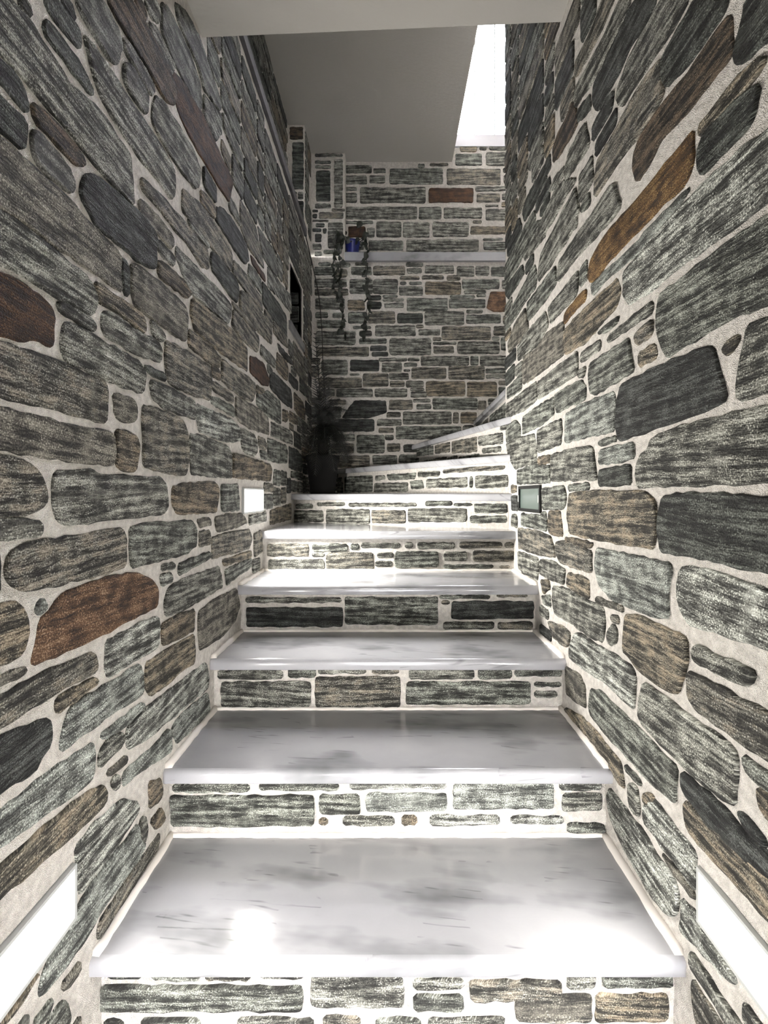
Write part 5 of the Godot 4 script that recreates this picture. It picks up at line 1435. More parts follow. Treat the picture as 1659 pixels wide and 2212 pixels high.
func stones_back():
	return [
		["g",[257,1586,263,1582,461,1582,463,1587,459,1638,260,1638]],
		["g",[129,1613,132,1582,235,1585,231,1616,133,1616]],
		["g",[-111,1626,-111,1577,-106,1571,110,1571,112,1575,112,1627,106,1633,-105,1633]],
		["g",[-267,1624,-264,1571,-128,1571,-122,1575,-126,1627,-262,1627]],
		["g",[485,1624,485,1566,491,1560,603,1560,608,1566,608,1628,601,1633,494,1633]],
		["g",[619,1627,619,1573,627,1566,710,1566,714,1625,706,1633,666,1629,625,1633]],
		["g",[730,1620,730,1563,856,1560,859,1564,859,1621,851,1627,737,1627]],
		["g",[80,1536,218,1538,216,1560,80,1560]],
		["g",[236,1538,391,1540,388,1566,238,1566]],
		["g",[415,1532,508,1534,506,1566,416,1566]],
		["g",[147,1502,235,1504,233,1521,147,1521]],
		["g",[80,1502,123,1503,122,1521,81,1521]],
		["g",[-111,1526,-111,1447,-107,1438,52,1438,62,1447,62,1531,53,1538,-102,1538]],
		["g",[-278,1531,-278,1444,-269,1438,-123,1438,-116,1444,-116,1532,-125,1538,-272,1538]],
		["g",[73,1483,76,1426,237,1426,240,1430,240,1482,235,1488,79,1488]],
		["g",[524,1532,528,1471,781,1471,786,1478,786,1534,782,1538,531,1538]],
		["g",[808,1529,808,1474,878,1471,881,1529,815,1532]],
		["g",[537,1438,691,1439,689,1462,538,1462]],
		["g",[438,1404,613,1405,611,1426,437,1426]],
		["g",[626,1415,691,1417,690,1432,626,1432]],
		["g",[-42,1410,62,1412,60,1426,-43,1426]],
		["g",[-42,1382,106,1384,105,1402,-43,1402]],
		["g",[-29,1337,106,1339,104,1371,-31,1371]],
		["g",[129,1397,129,1320,134,1315,409,1315,418,1323,418,1401,409,1404,274,1400,139,1404]],
		["g",[430,1389,432,1335,686,1337,686,1393,680,1395,434,1395]],
		["g",[554,1298,669,1300,668,1321,553,1321]],
		["g",[552,1232,557,1226,797,1228,797,1283,791,1287,555,1287]],
		["g",[257,1304,257,1222,266,1215,526,1215,535,1222,535,1303,529,1309,267,1309]],
		["g",[-289,1296,-289,1235,-284,1226,-222,1230,-164,1226,-155,1231,-159,1304,-283,1304]],
		["g",[-144,1302,-144,1234,-137,1226,-50,1229,36,1226,45,1233,41,1309,-139,1309]],
		["g",[-97,1137,187,1137,190,1144,187,1209,-96,1209]],
		["g",[197,1192,246,1194,245,1215,196,1215]],
		["g",[212,1177,215,1142,358,1142,363,1146,363,1179,359,1181,216,1181]],
		["g",[379,1195,379,1115,386,1109,718,1109,725,1118,725,1193,720,1201,385,1201]],
		["g",[747,1148,753,1142,900,1142,903,1148,903,1199,896,1204,750,1204]],
		["g",[738,1103,786,1104,786,1130,738,1131]],
		["g",[-254,1187,-128,1188,-128,1204,-255,1204]],
		["g",[-209,1134,-122,1137,-125,1172,-208,1172]],
		["g",[-211,1085,-207,1081,-16,1084,-18,1117,-209,1117]],
		["g",[-518,1161,-518,1078,-512,1072,-250,1072,-239,1082,-239,1163,-250,1170,-378,1167,-510,1170]],
		["g",[6,1107,6,1014,17,1001,292,1001,299,1007,299,1113,286,1120,153,1113,17,1120]],
		["g",[315,1101,374,1103,372,1126,314,1126]],
		["g",[316,1074,480,1076,479,1092,316,1092]],
		["g",[318,1058,320,1012,463,1014,460,1061,322,1061]],
		["g",[491,1086,491,1019,499,1009,777,1009,786,1016,786,1086,781,1094,499,1094]],
		["g",[801,1118,801,1044,805,1036,895,1036,903,1045,903,1120,896,1126,808,1126]],
		["g",[-518,997,-511,992,-147,992,-144,999,-144,1053,-150,1056,-514,1056]],
		["g",[-70,956,129,957,127,978,-70,978]],
		["g",[136,956,218,958,215,978,136,978]],
		["g",[229,983,232,923,569,926,569,982,564,990,234,990]],
		["g",[583,927,630,927,636,933,636,986,632,992,583,992]],
		["g",[652,987,652,931,660,923,912,923,914,930,911,992,658,992]],
		["g",[-479,954,-479,867,-470,858,-387,863,-301,858,-295,868,-295,951,-304,964,-470,964]],
		["g",[-50,883,-44,880,85,880,90,886,90,940,84,945,-47,945]],
		["g",[109,916,201,919,199,942,109,942]],
		["g",[107,883,151,884,150,897,107,897]],
		["g",[162,902,162,838,168,830,285,834,398,830,407,838,407,903,400,908,171,908]],
		["g",[426,911,426,834,434,827,673,827,680,832,680,915,676,919,430,919]],
		["g",[691,871,903,873,900,903,691,903]],
		["g",[693,834,903,836,902,860,694,860]],
		["g",[-278,855,-211,855,-212,867,-277,867]],
		["g",[-183,862,-183,782,-179,775,-5,778,-5,861,-11,867,-175,867]],
		["g",[3,867,6,827,137,827,140,831,138,869,7,869]],
		["g",[-495,833,-495,775,-487,769,-197,769,-194,773,-194,830,-201,836,-491,836]],
		["g",[8,775,112,776,110,814,8,814]],
		["g",[123,809,125,769,246,772,246,812,128,814]],
		["g",[-373,708,-367,702,-119,702,-116,708,-120,758,-370,758]],
		["g",[-100,753,-97,702,124,702,129,708,129,755,125,758,-93,758]],
		["g",[153,744,251,746,250,763,153,763]],
		["g",[157,702,160,700,265,700,268,704,265,738,159,738]],
		["g",[-490,711,-485,708,-392,708,-389,712,-389,756,-488,758]],
		["g",[-431,646,-306,648,-309,680,-432,680]],
		["g",[-434,621,-434,555,-343,552,-339,626,-346,630,-427,630]],
		["g",[1,617,7,611,168,614,165,678,4,678]],
		["g",[174,663,296,665,294,685,175,685]],
		["g",[198,615,301,617,299,649,199,649]],
		["g",[313,683,316,613,627,613,630,619,630,686,621,691,317,691]],
		["g",[-16,561,-12,557,84,560,81,591,-13,591]],
		["g",[101,591,101,516,105,507,436,507,446,513,446,586,436,596,110,596]],
		["g",[-83,500,-79,496,90,499,88,541,-79,541]],
		["g",[-72,450,-68,446,34,447,32,479,-70,479]],
		["g",[51,484,51,407,60,401,506,401,513,408,513,484,508,490,57,490]],
		["g",[-27,427,-25,396,33,396,32,429,-24,429]],
		["g",[-410,390,-249,390,-245,395,-245,431,-249,435,-410,435]],
		["g",[-228,422,-228,310,-215,301,-41,301,-33,307,-33,419,-38,429,-219,429]],
		["g",[-409,301,-257,301,-250,309,-250,362,-256,368,-409,368]],
		["g",[-11,364,-11,318,-4,312,79,315,79,365,74,368,-6,368]],
		["g",[-412,274,-412,209,-407,201,-145,201,-139,207,-139,277,-147,284,-275,280,-404,284]],
		["g",[-116,279,-113,223,52,223,56,229,56,280,52,284,-111,284]],
		["g",[-529,1624,-529,1576,-522,1571,-394,1571,-389,1575,-392,1627,-523,1627]],
		["g",[-529,1534,-529,1486,-522,1482,-300,1486,-304,1538,-522,1538]],
		["g",[-527,1426,-289,1428,-292,1471,-526,1471]],
		["g",[-523,1400,-523,1332,-519,1326,-326,1326,-317,1331,-317,1401,-515,1404]],
		["g",[-523,1268,-518,1265,-434,1267,-436,1304,-520,1304]],
		["g",[-399,1265,-317,1267,-320,1298,-399,1298]],
		["g",[-512,1242,-509,1192,-311,1196,-315,1248,-508,1248]],
		["h",[259,1439,269,1432,508,1432,513,1443,513,1510,503,1521,263,1521]],
		["h",[266,803,266,715,274,708,532,708,541,718,541,801,534,811,272,811]],
		["h",[558,802,558,707,569,702,664,708,764,702,769,713,769,796,760,808,569,808]],
		["h",[784,786,903,789,900,814,782,814]],
		["h",[457,515,494,513,496,589,461,591]],
		["h",[513,581,513,517,521,513,569,516,616,513,625,522,625,584,619,591,518,591]],
		["h",[636,617,642,613,691,617,691,669,687,674,639,674]],
		["d",[62,1288,62,1235,67,1228,234,1228,240,1233,240,1290,232,1295,67,1295]],
		["d",[-276,892,-267,886,-76,886,-72,891,-72,955,-77,964,-174,960,-273,964]],
		["d",[-133,1034,-129,1031,-16,1033,-18,1064,-130,1064]],
		["d",[-121,992,-5,993,-7,1020,-120,1020]],
		["d",[-412,535,-408,457,-111,457,-105,466,-105,532,-114,541,-405,541]],
		["B",[697,1337,747,1309,903,1306,903,1449,725,1449]],
		["d",[-334,552,-144,552,-16,591,-22,674,-245,674]],  # shadow on the wall, painted in as a dark stone
		["d",[-552,-199,-399,-195,-250,-199,-243,-166,-247,-132,-399,-137,-553,-134,-553,-166]],
		["g",[-227,-198,-67,-196,88,-194,97,-164,86,-133,-67,-130,-221,-130,-226,-164]],
		["g",[114,-196,205,-195,299,-197,300,-160,293,-120,205,-126,115,-124,110,-160]],
		["h",[324,-197,463,-198,608,-193,612,-160,606,-122,463,-124,320,-123,316,-160]],
		["d",[635,-195,785,-199,944,-197,943,-160,943,-126,785,-121,635,-127,626,-160]],
		["h",[966,-198,1051,-199,1134,-195,1141,-160,1142,-123,1051,-121,960,-122,957,-160]],
		["g",[1161,-199,1205,-199,1247,-198,1248,-162,1249,-126,1205,-128,1163,-128,1160,-162]],
		["d",[-554,-114,-447,-115,-345,-116,-341,-84,-350,-53,-447,-49,-545,-55,-553,-84]],
		["h",[-322,-114,-285,-119,-247,-117,-244,-80,-247,-45,-285,-41,-316,-43,-327,-80]],
		["h",[-230,-111,-149,-113,-71,-110,-72,-76,-73,-43,-149,-41,-222,-38,-231,-76]],
		["h",[-53,-114,21,-115,87,-111,95,-84,95,-59,21,-55,-49,-55,-50,-84]],
		["h",[1162,-111,1205,-109,1251,-111,1250,-86,1243,-65,1205,-63,1161,-60,1158,-86]],
		["h",[111,-107,197,-106,283,-106,281,-80,282,-57,197,-57,116,-54,110,-80]],
		["h",[298,-103,455,-103,610,-105,607,-70,609,-37,455,-33,305,-34,300,-70]],
		["g",[630,-104,733,-105,829,-105,839,-66,838,-30,733,-25,625,-27,625,-66]],
		["h",[863,-103,999,-106,1144,-104,1141,-74,1134,-41,999,-41,865,-45,856,-74]],
		["d",[1164,-44,1205,-47,1252,-44,1248,-22,1252,4,1205,4,1165,2,1159,-22]],
		["d",[-55,-38,81,-36,215,-40,214,-10,213,13,81,19,-45,17,-50,-10]],
		["g",[-549,-34,-447,-31,-350,-35,-342,-8,-342,16,-447,19,-549,18,-555,-8]],
		["g",[-321,-24,-285,-27,-245,-27,-244,-2,-248,22,-285,19,-321,22,-325,-2]],
		["d",[854,-27,969,-27,1074,-24,1084,4,1080,29,969,35,861,31,856,4]],
		["d",[-228,-20,-157,-20,-87,-22,-85,4,-85,31,-157,28,-222,29,-230,4]],
		["d",[238,-15,347,-15,455,-20,463,6,464,27,347,30,237,27,234,6]],
		["g",[478,-14,545,-19,612,-14,611,22,605,64,545,63,486,64,480,22]],
		["h",[634,-7,733,-7,829,-11,837,22,831,50,733,54,627,50,629,22]],
		["g",[1104,19,1175,21,1243,20,1249,50,1249,81,1175,78,1109,84,1098,50]],
		["g",[-554,34,-493,34,-442,38,-432,66,-432,100,-493,96,-547,94,-554,66]],
		["g",[-410,35,-379,33,-341,36,-340,58,-348,84,-379,79,-413,79,-417,58]],
		["h",[-64,35,5,37,78,33,80,68,79,97,5,102,-68,98,-65,68]],
		["d",[98,33,155,37,211,37,212,58,215,78,155,79,96,83,97,58]],
		["d",[-319,39,-285,40,-245,36,-245,60,-251,83,-285,82,-321,79,-325,60]],
		["g",[-230,50,-157,48,-84,51,-85,74,-84,102,-157,104,-228,99,-225,74]],
		["h",[238,47,347,46,463,48,464,86,456,126,347,125,236,123,230,86]],
		["d",[858,51,969,48,1082,48,1080,74,1077,97,969,98,856,99,857,74]],
		["d",[636,74,733,73,839,73,837,102,830,136,733,135,637,133,629,102]],
		["d",[481,79,545,78,601,77,608,114,606,150,545,151,488,149,480,114]],
		["h",[-414,100,-331,100,-249,102,-247,126,-252,154,-331,153,-419,150,-413,126]],
		["g",[95,96,155,98,212,100,215,122,207,143,155,147,93,142,95,122]],
		["h",[1105,100,1175,97,1247,102,1248,124,1243,147,1175,150,1097,150,1097,124]],
		["g",[-553,117,-493,118,-431,114,-437,146,-432,174,-493,177,-554,175,-555,146]],
		["g",[864,113,969,114,1083,117,1084,142,1084,171,969,167,856,170,856,142]],
		["g",[-227,119,-75,121,78,117,76,148,77,174,-75,175,-227,178,-230,148]],
		["g",[231,142,325,145,419,144,417,172,415,200,325,202,231,198,234,172]],
		["g",[629,154,733,149,836,149,840,178,835,205,733,205,628,206,627,178]],
		["h",[93,165,155,161,208,164,217,188,217,213,155,212,99,213,94,188]],
		["h",[439,166,519,168,605,168,604,204,594,243,519,241,437,240,436,204]],
		["d",[1106,170,1175,167,1251,165,1252,190,1249,212,1175,216,1102,213,1100,190]],
		["g",[854,186,929,186,994,187,1000,222,1004,253,929,259,861,258,858,222]],
		["g",[1027,186,1051,184,1080,184,1080,220,1075,254,1051,254,1026,249,1020,220]],
		["d",[-546,195,-495,196,-443,194,-436,228,-440,259,-495,259,-551,260,-555,228]],
		["d",[231,221,303,218,371,220,375,250,366,279,303,279,238,281,233,250]],
		["h",[621,226,729,223,839,225,838,246,837,267,729,270,618,272,620,246]],
		["g",[72,233,143,230,209,230,212,260,214,287,143,289,78,288,71,260]],
		["g",[1102,235,1175,232,1245,232,1253,262,1246,292,1175,296,1101,294,1100,262]],
		["h",[400,263,497,258,594,263,605,286,598,315,497,316,394,311,390,286]],
		["d",[1019,275,1051,273,1084,270,1080,312,1081,353,1051,353,1020,349,1023,312]],
		["g",[863,272,929,277,1000,278,1002,312,1001,348,929,352,864,346,857,312]],
		["d",[-554,278,-487,278,-423,278,-419,288,-420,299,-487,299,-551,298,-554,288]],
		["h",[625,286,683,285,742,287,746,316,748,346,683,344,628,341,620,316]],
		["d",[769,286,801,287,838,288,841,310,838,331,801,334,768,335,762,310]],
		["d",[240,299,303,297,369,303,374,330,367,357,303,363,229,364,230,330]],
		["d",[108,308,159,309,211,310,216,334,209,360,159,363,104,357,105,334]],
		["d",[1102,311,1175,313,1253,312,1252,338,1248,368,1175,365,1107,362,1103,338]],
		["g",[-554,316,-489,315,-427,314,-424,354,-432,391,-489,395,-544,396,-553,354]],
		["h",[401,333,497,332,603,332,605,358,594,388,497,387,393,387,392,358]],
		["d",[768,355,801,354,840,351,836,378,836,404,801,405,761,408,766,378]],
		["g",[620,364,683,366,743,361,746,402,746,440,683,442,624,442,621,402]],
		["d",[853,365,929,370,997,364,1000,402,996,440,929,434,855,436,857,402]],
		["g",[1021,371,1051,369,1079,371,1085,410,1080,450,1051,449,1021,449,1020,410]],
		["g",[1109,380,1175,383,1246,387,1248,422,1251,463,1175,459,1103,460,1102,422]],
		["d",[533,402,567,402,597,402,604,424,603,444,567,447,532,446,532,424]],
		["h",[-548,413,-489,411,-428,414,-425,450,-430,492,-489,489,-543,489,-551,450]],
		["g",[765,421,801,420,831,424,839,450,836,473,801,475,770,474,765,450]],
		["d",[864,455,929,456,1000,456,1001,486,995,518,929,518,860,513,855,486]],
		["d",[620,457,683,457,749,457,745,480,740,500,683,500,621,501,621,480]],
		["g",[531,461,565,463,603,461,604,480,601,498,565,499,533,497,526,480]],
		["g",[1020,470,1051,469,1085,470,1082,504,1076,541,1051,540,1023,537,1020,504]],
		["g",[1108,479,1171,479,1244,479,1243,516,1244,551,1171,553,1105,552,1097,516]],
		["d",[771,492,801,496,839,497,840,528,834,557,801,560,769,559,766,528]],
		["h",[-555,505,-489,506,-425,507,-423,522,-427,536,-489,537,-550,537,-551,522]],
		["g",[655,517,699,521,739,519,744,544,742,566,699,569,651,565,650,544]],
		["d",[854,532,929,535,1002,534,1005,556,1001,577,929,576,857,576,856,556]],
		["g",[-548,553,-501,556,-450,552,-447,590,-455,627,-501,627,-554,628,-549,590]],
		["g",[1024,559,1051,559,1076,556,1082,594,1075,629,1051,629,1025,626,1019,594]],
		["d",[1105,568,1175,571,1247,571,1250,610,1252,648,1175,650,1105,650,1102,610]],
		["g",[769,578,801,580,840,578,837,602,841,627,801,623,765,624,761,602]],
		["d",[856,593,929,596,996,596,1002,618,1002,638,929,640,861,641,854,618]],
		["h",[-554,646,-507,644,-459,643,-459,668,-465,690,-507,693,-552,691,-551,668]],
		["g",[714,641,773,644,832,645,836,666,838,687,773,688,708,688,708,666]],
		["g",[1026,648,1051,644,1084,644,1082,668,1078,689,1051,692,1026,688,1018,668]],
		["g",[857,659,923,660,984,660,990,682,988,707,923,707,857,707,856,682]],
		["d",[1098,666,1175,670,1243,665,1253,692,1245,718,1175,717,1107,714,1102,692]],
		["d",[782,705,811,704,832,711,836,738,836,766,811,769,782,771,786,738]],
		["g",[1008,706,1045,707,1079,708,1082,740,1076,775,1045,771,1007,773,1007,740]],
		["h",[855,725,923,720,984,723,992,746,992,767,923,767,859,770,858,746]],
		["d",[1102,735,1175,735,1248,732,1252,766,1245,796,1175,799,1106,798,1102,766]],
		["g",[934,784,959,786,990,788,990,820,989,854,959,855,930,849,928,820]],
		["g",[1008,790,1045,789,1078,791,1085,818,1077,845,1045,846,1015,846,1010,818]],
		["g",[1108,817,1175,814,1246,817,1252,850,1249,882,1175,884,1105,883,1098,850]],
		["g",[-552,848,-525,846,-499,850,-496,884,-498,919,-525,921,-550,922,-553,884]],
		["g",[1014,860,1045,862,1076,866,1082,886,1080,909,1045,908,1015,909,1009,886]],
		["h",[929,871,959,874,990,869,990,904,989,935,959,938,933,939,930,904]],
		["h",[1106,904,1175,904,1252,900,1251,928,1250,954,1175,953,1099,954,1098,928]],
		["d",[1010,926,1045,927,1079,924,1083,960,1084,996,1045,990,1008,992,1005,960]],
		["g",[-553,938,-523,937,-492,937,-493,958,-491,977,-523,979,-550,975,-552,958]],
		["g",[930,958,959,958,989,954,991,990,985,1027,959,1024,933,1022,925,990]],
		["h",[1101,971,1175,973,1253,975,1247,1008,1243,1043,1175,1046,1107,1048,1098,1008]],
		["g",[1014,1011,1045,1010,1078,1012,1084,1036,1083,1061,1045,1059,1016,1062,1005,1036]],
		["g",[926,1043,959,1043,987,1047,992,1070,992,1095,959,1095,933,1094,926,1070]],
		["g",[1100,1066,1175,1062,1249,1065,1252,1100,1243,1136,1175,1135,1097,1133,1101,1100]],
		["d",[1014,1080,1045,1081,1085,1078,1080,1108,1082,1139,1045,1135,1014,1139,1011,1108]],
		["g",[926,1113,955,1113,986,1113,990,1146,984,1178,955,1179,920,1174,921,1146]],
		["d",[1015,1159,1117,1156,1220,1153,1226,1190,1225,1226,1117,1224,1014,1223,1009,1190]],
		["g",[923,1198,955,1195,990,1198,989,1230,991,1264,955,1267,923,1263,917,1230]],
		["g",[819,1219,859,1218,894,1217,901,1250,896,1279,859,1278,817,1280,814,1250]],
		["h",[1011,1242,1129,1244,1249,1243,1249,1268,1251,1291,1129,1293,1006,1291,1006,1268]],
		["g",[926,1286,955,1281,983,1285,988,1316,982,1351,955,1349,925,1347,921,1316]],
		["g",[1016,1309,1129,1311,1247,1311,1247,1350,1246,1386,1129,1388,1013,1388,1008,1350]],
		["h",[-289,1322,-235,1317,-171,1322,-173,1354,-181,1390,-235,1388,-293,1391,-293,1354]],
		["d",[-151,1329,-105,1328,-62,1329,-52,1352,-56,1377,-105,1378,-155,1380,-155,1352]],
		["d",[925,1369,955,1366,983,1367,992,1392,993,1420,955,1417,924,1418,920,1392]],
		["d",[-154,1393,-107,1393,-59,1393,-55,1408,-59,1424,-107,1422,-157,1423,-156,1408]],
		["g",[1006,1407,1129,1405,1241,1407,1252,1434,1246,1459,1129,1460,1011,1463,1009,1434]],
		["d",[926,1437,955,1436,992,1433,992,1462,983,1487,955,1489,924,1490,921,1462]],
		["d",[1013,1477,1129,1477,1246,1476,1251,1500,1247,1522,1129,1524,1009,1521,1008,1500]],
		["d",[903,1511,943,1506,985,1510,992,1546,985,1588,943,1587,894,1583,898,1546]],
		["g",[1016,1537,1093,1538,1180,1543,1178,1568,1179,1594,1093,1598,1007,1596,1009,1568]],
		["g",[1204,1539,1223,1540,1248,1543,1250,1580,1249,1624,1223,1618,1201,1618,1195,1580]],
		["g",[-376,1558,-335,1553,-299,1559,-295,1582,-302,1608,-335,1611,-378,1610,-377,1582]],
		["d",[874,1606,931,1600,982,1602,989,1630,983,1655,931,1656,878,1653,871,1630]],
		["d",[1011,1613,1093,1616,1175,1613,1179,1636,1175,1657,1093,1660,1009,1659,1005,1636]],
		["g",[-374,1625,-327,1625,-279,1628,-275,1642,-278,1656,-327,1660,-374,1659,-378,1642]],
		["g",[124,1631,183,1628,239,1629,243,1644,239,1657,183,1657,126,1660,123,1644]],
		["g",[-499,1639,-459,1637,-419,1637,-416,1648,-418,1658,-459,1658,-499,1658,-503,1648]],
		["g",[-238,1638,-193,1638,-152,1638,-148,1648,-151,1658,-193,1658,-238,1659,-238,1648]],
		["d",[1196,1636,1223,1637,1252,1638,1251,1648,1250,1658,1223,1659,1196,1658,1195,1648]],
	]
func stones_pier():
	return [
		["g",[-526,2412,-328,2413,-330,2435,-527,2435]],
		["g",[-526,2329,-412,2330,-413,2351,-527,2351]],
		["g",[-389,2392,-389,2055,-384,2050,-331,2050,-328,2389,-334,2396,-386,2396]],
		["g",[-526,2045,-412,2047,-416,2078,-526,2078]],
		["g",[-499,1972,-323,1974,-323,2013,-326,2017,-497,2017]],
		["g",[-434,1938,-434,1770,-428,1760,-334,1760,-328,1773,-328,1937,-336,1944,-428,1944]],
		["g",[-522,1911,-458,1911,-458,1939,-521,1939]],
		["g",[-529,1708,-525,1705,-479,1706,-480,1738,-527,1738]],
		["g",[-526,2362,-412,2364,-414,2384,-528,2384]],
		["d",[-518,2305,-518,2105,-513,2095,-421,2095,-417,2101,-417,2300,-424,2312,-510,2312]],
		["d",[-526,1805,-481,1805,-479,1863,-526,1866]],
		["g",[-464,1722,-403,1723,-340,1721,-338,1736,-337,1750,-403,1751,-463,1749,-467,1736]],
		["g",[-544,1751,-511,1750,-479,1752,-479,1772,-485,1795,-511,1791,-545,1795,-542,1772]],
		["d",[-466,1864,-457,1867,-447,1866,-444,1884,-443,1903,-457,1903,-471,1901,-471,1884]],
		["d",[-544,1879,-513,1876,-484,1877,-481,1890,-482,1901,-513,1903,-545,1902,-544,1890]],
		["g",[-545,1950,-487,1948,-432,1948,-430,1956,-431,1963,-487,1963,-542,1964,-544,1956]],
		["d",[-541,1976,-527,1975,-516,1972,-510,1990,-512,2007,-527,2005,-542,2004,-545,1990]],
		["d",[-544,2018,-525,2018,-506,2018,-505,2026,-507,2034,-525,2035,-544,2035,-545,2026]],
		["g",[-407,2024,-361,2026,-314,2024,-315,2034,-314,2043,-361,2043,-406,2044,-408,2034]],
	]
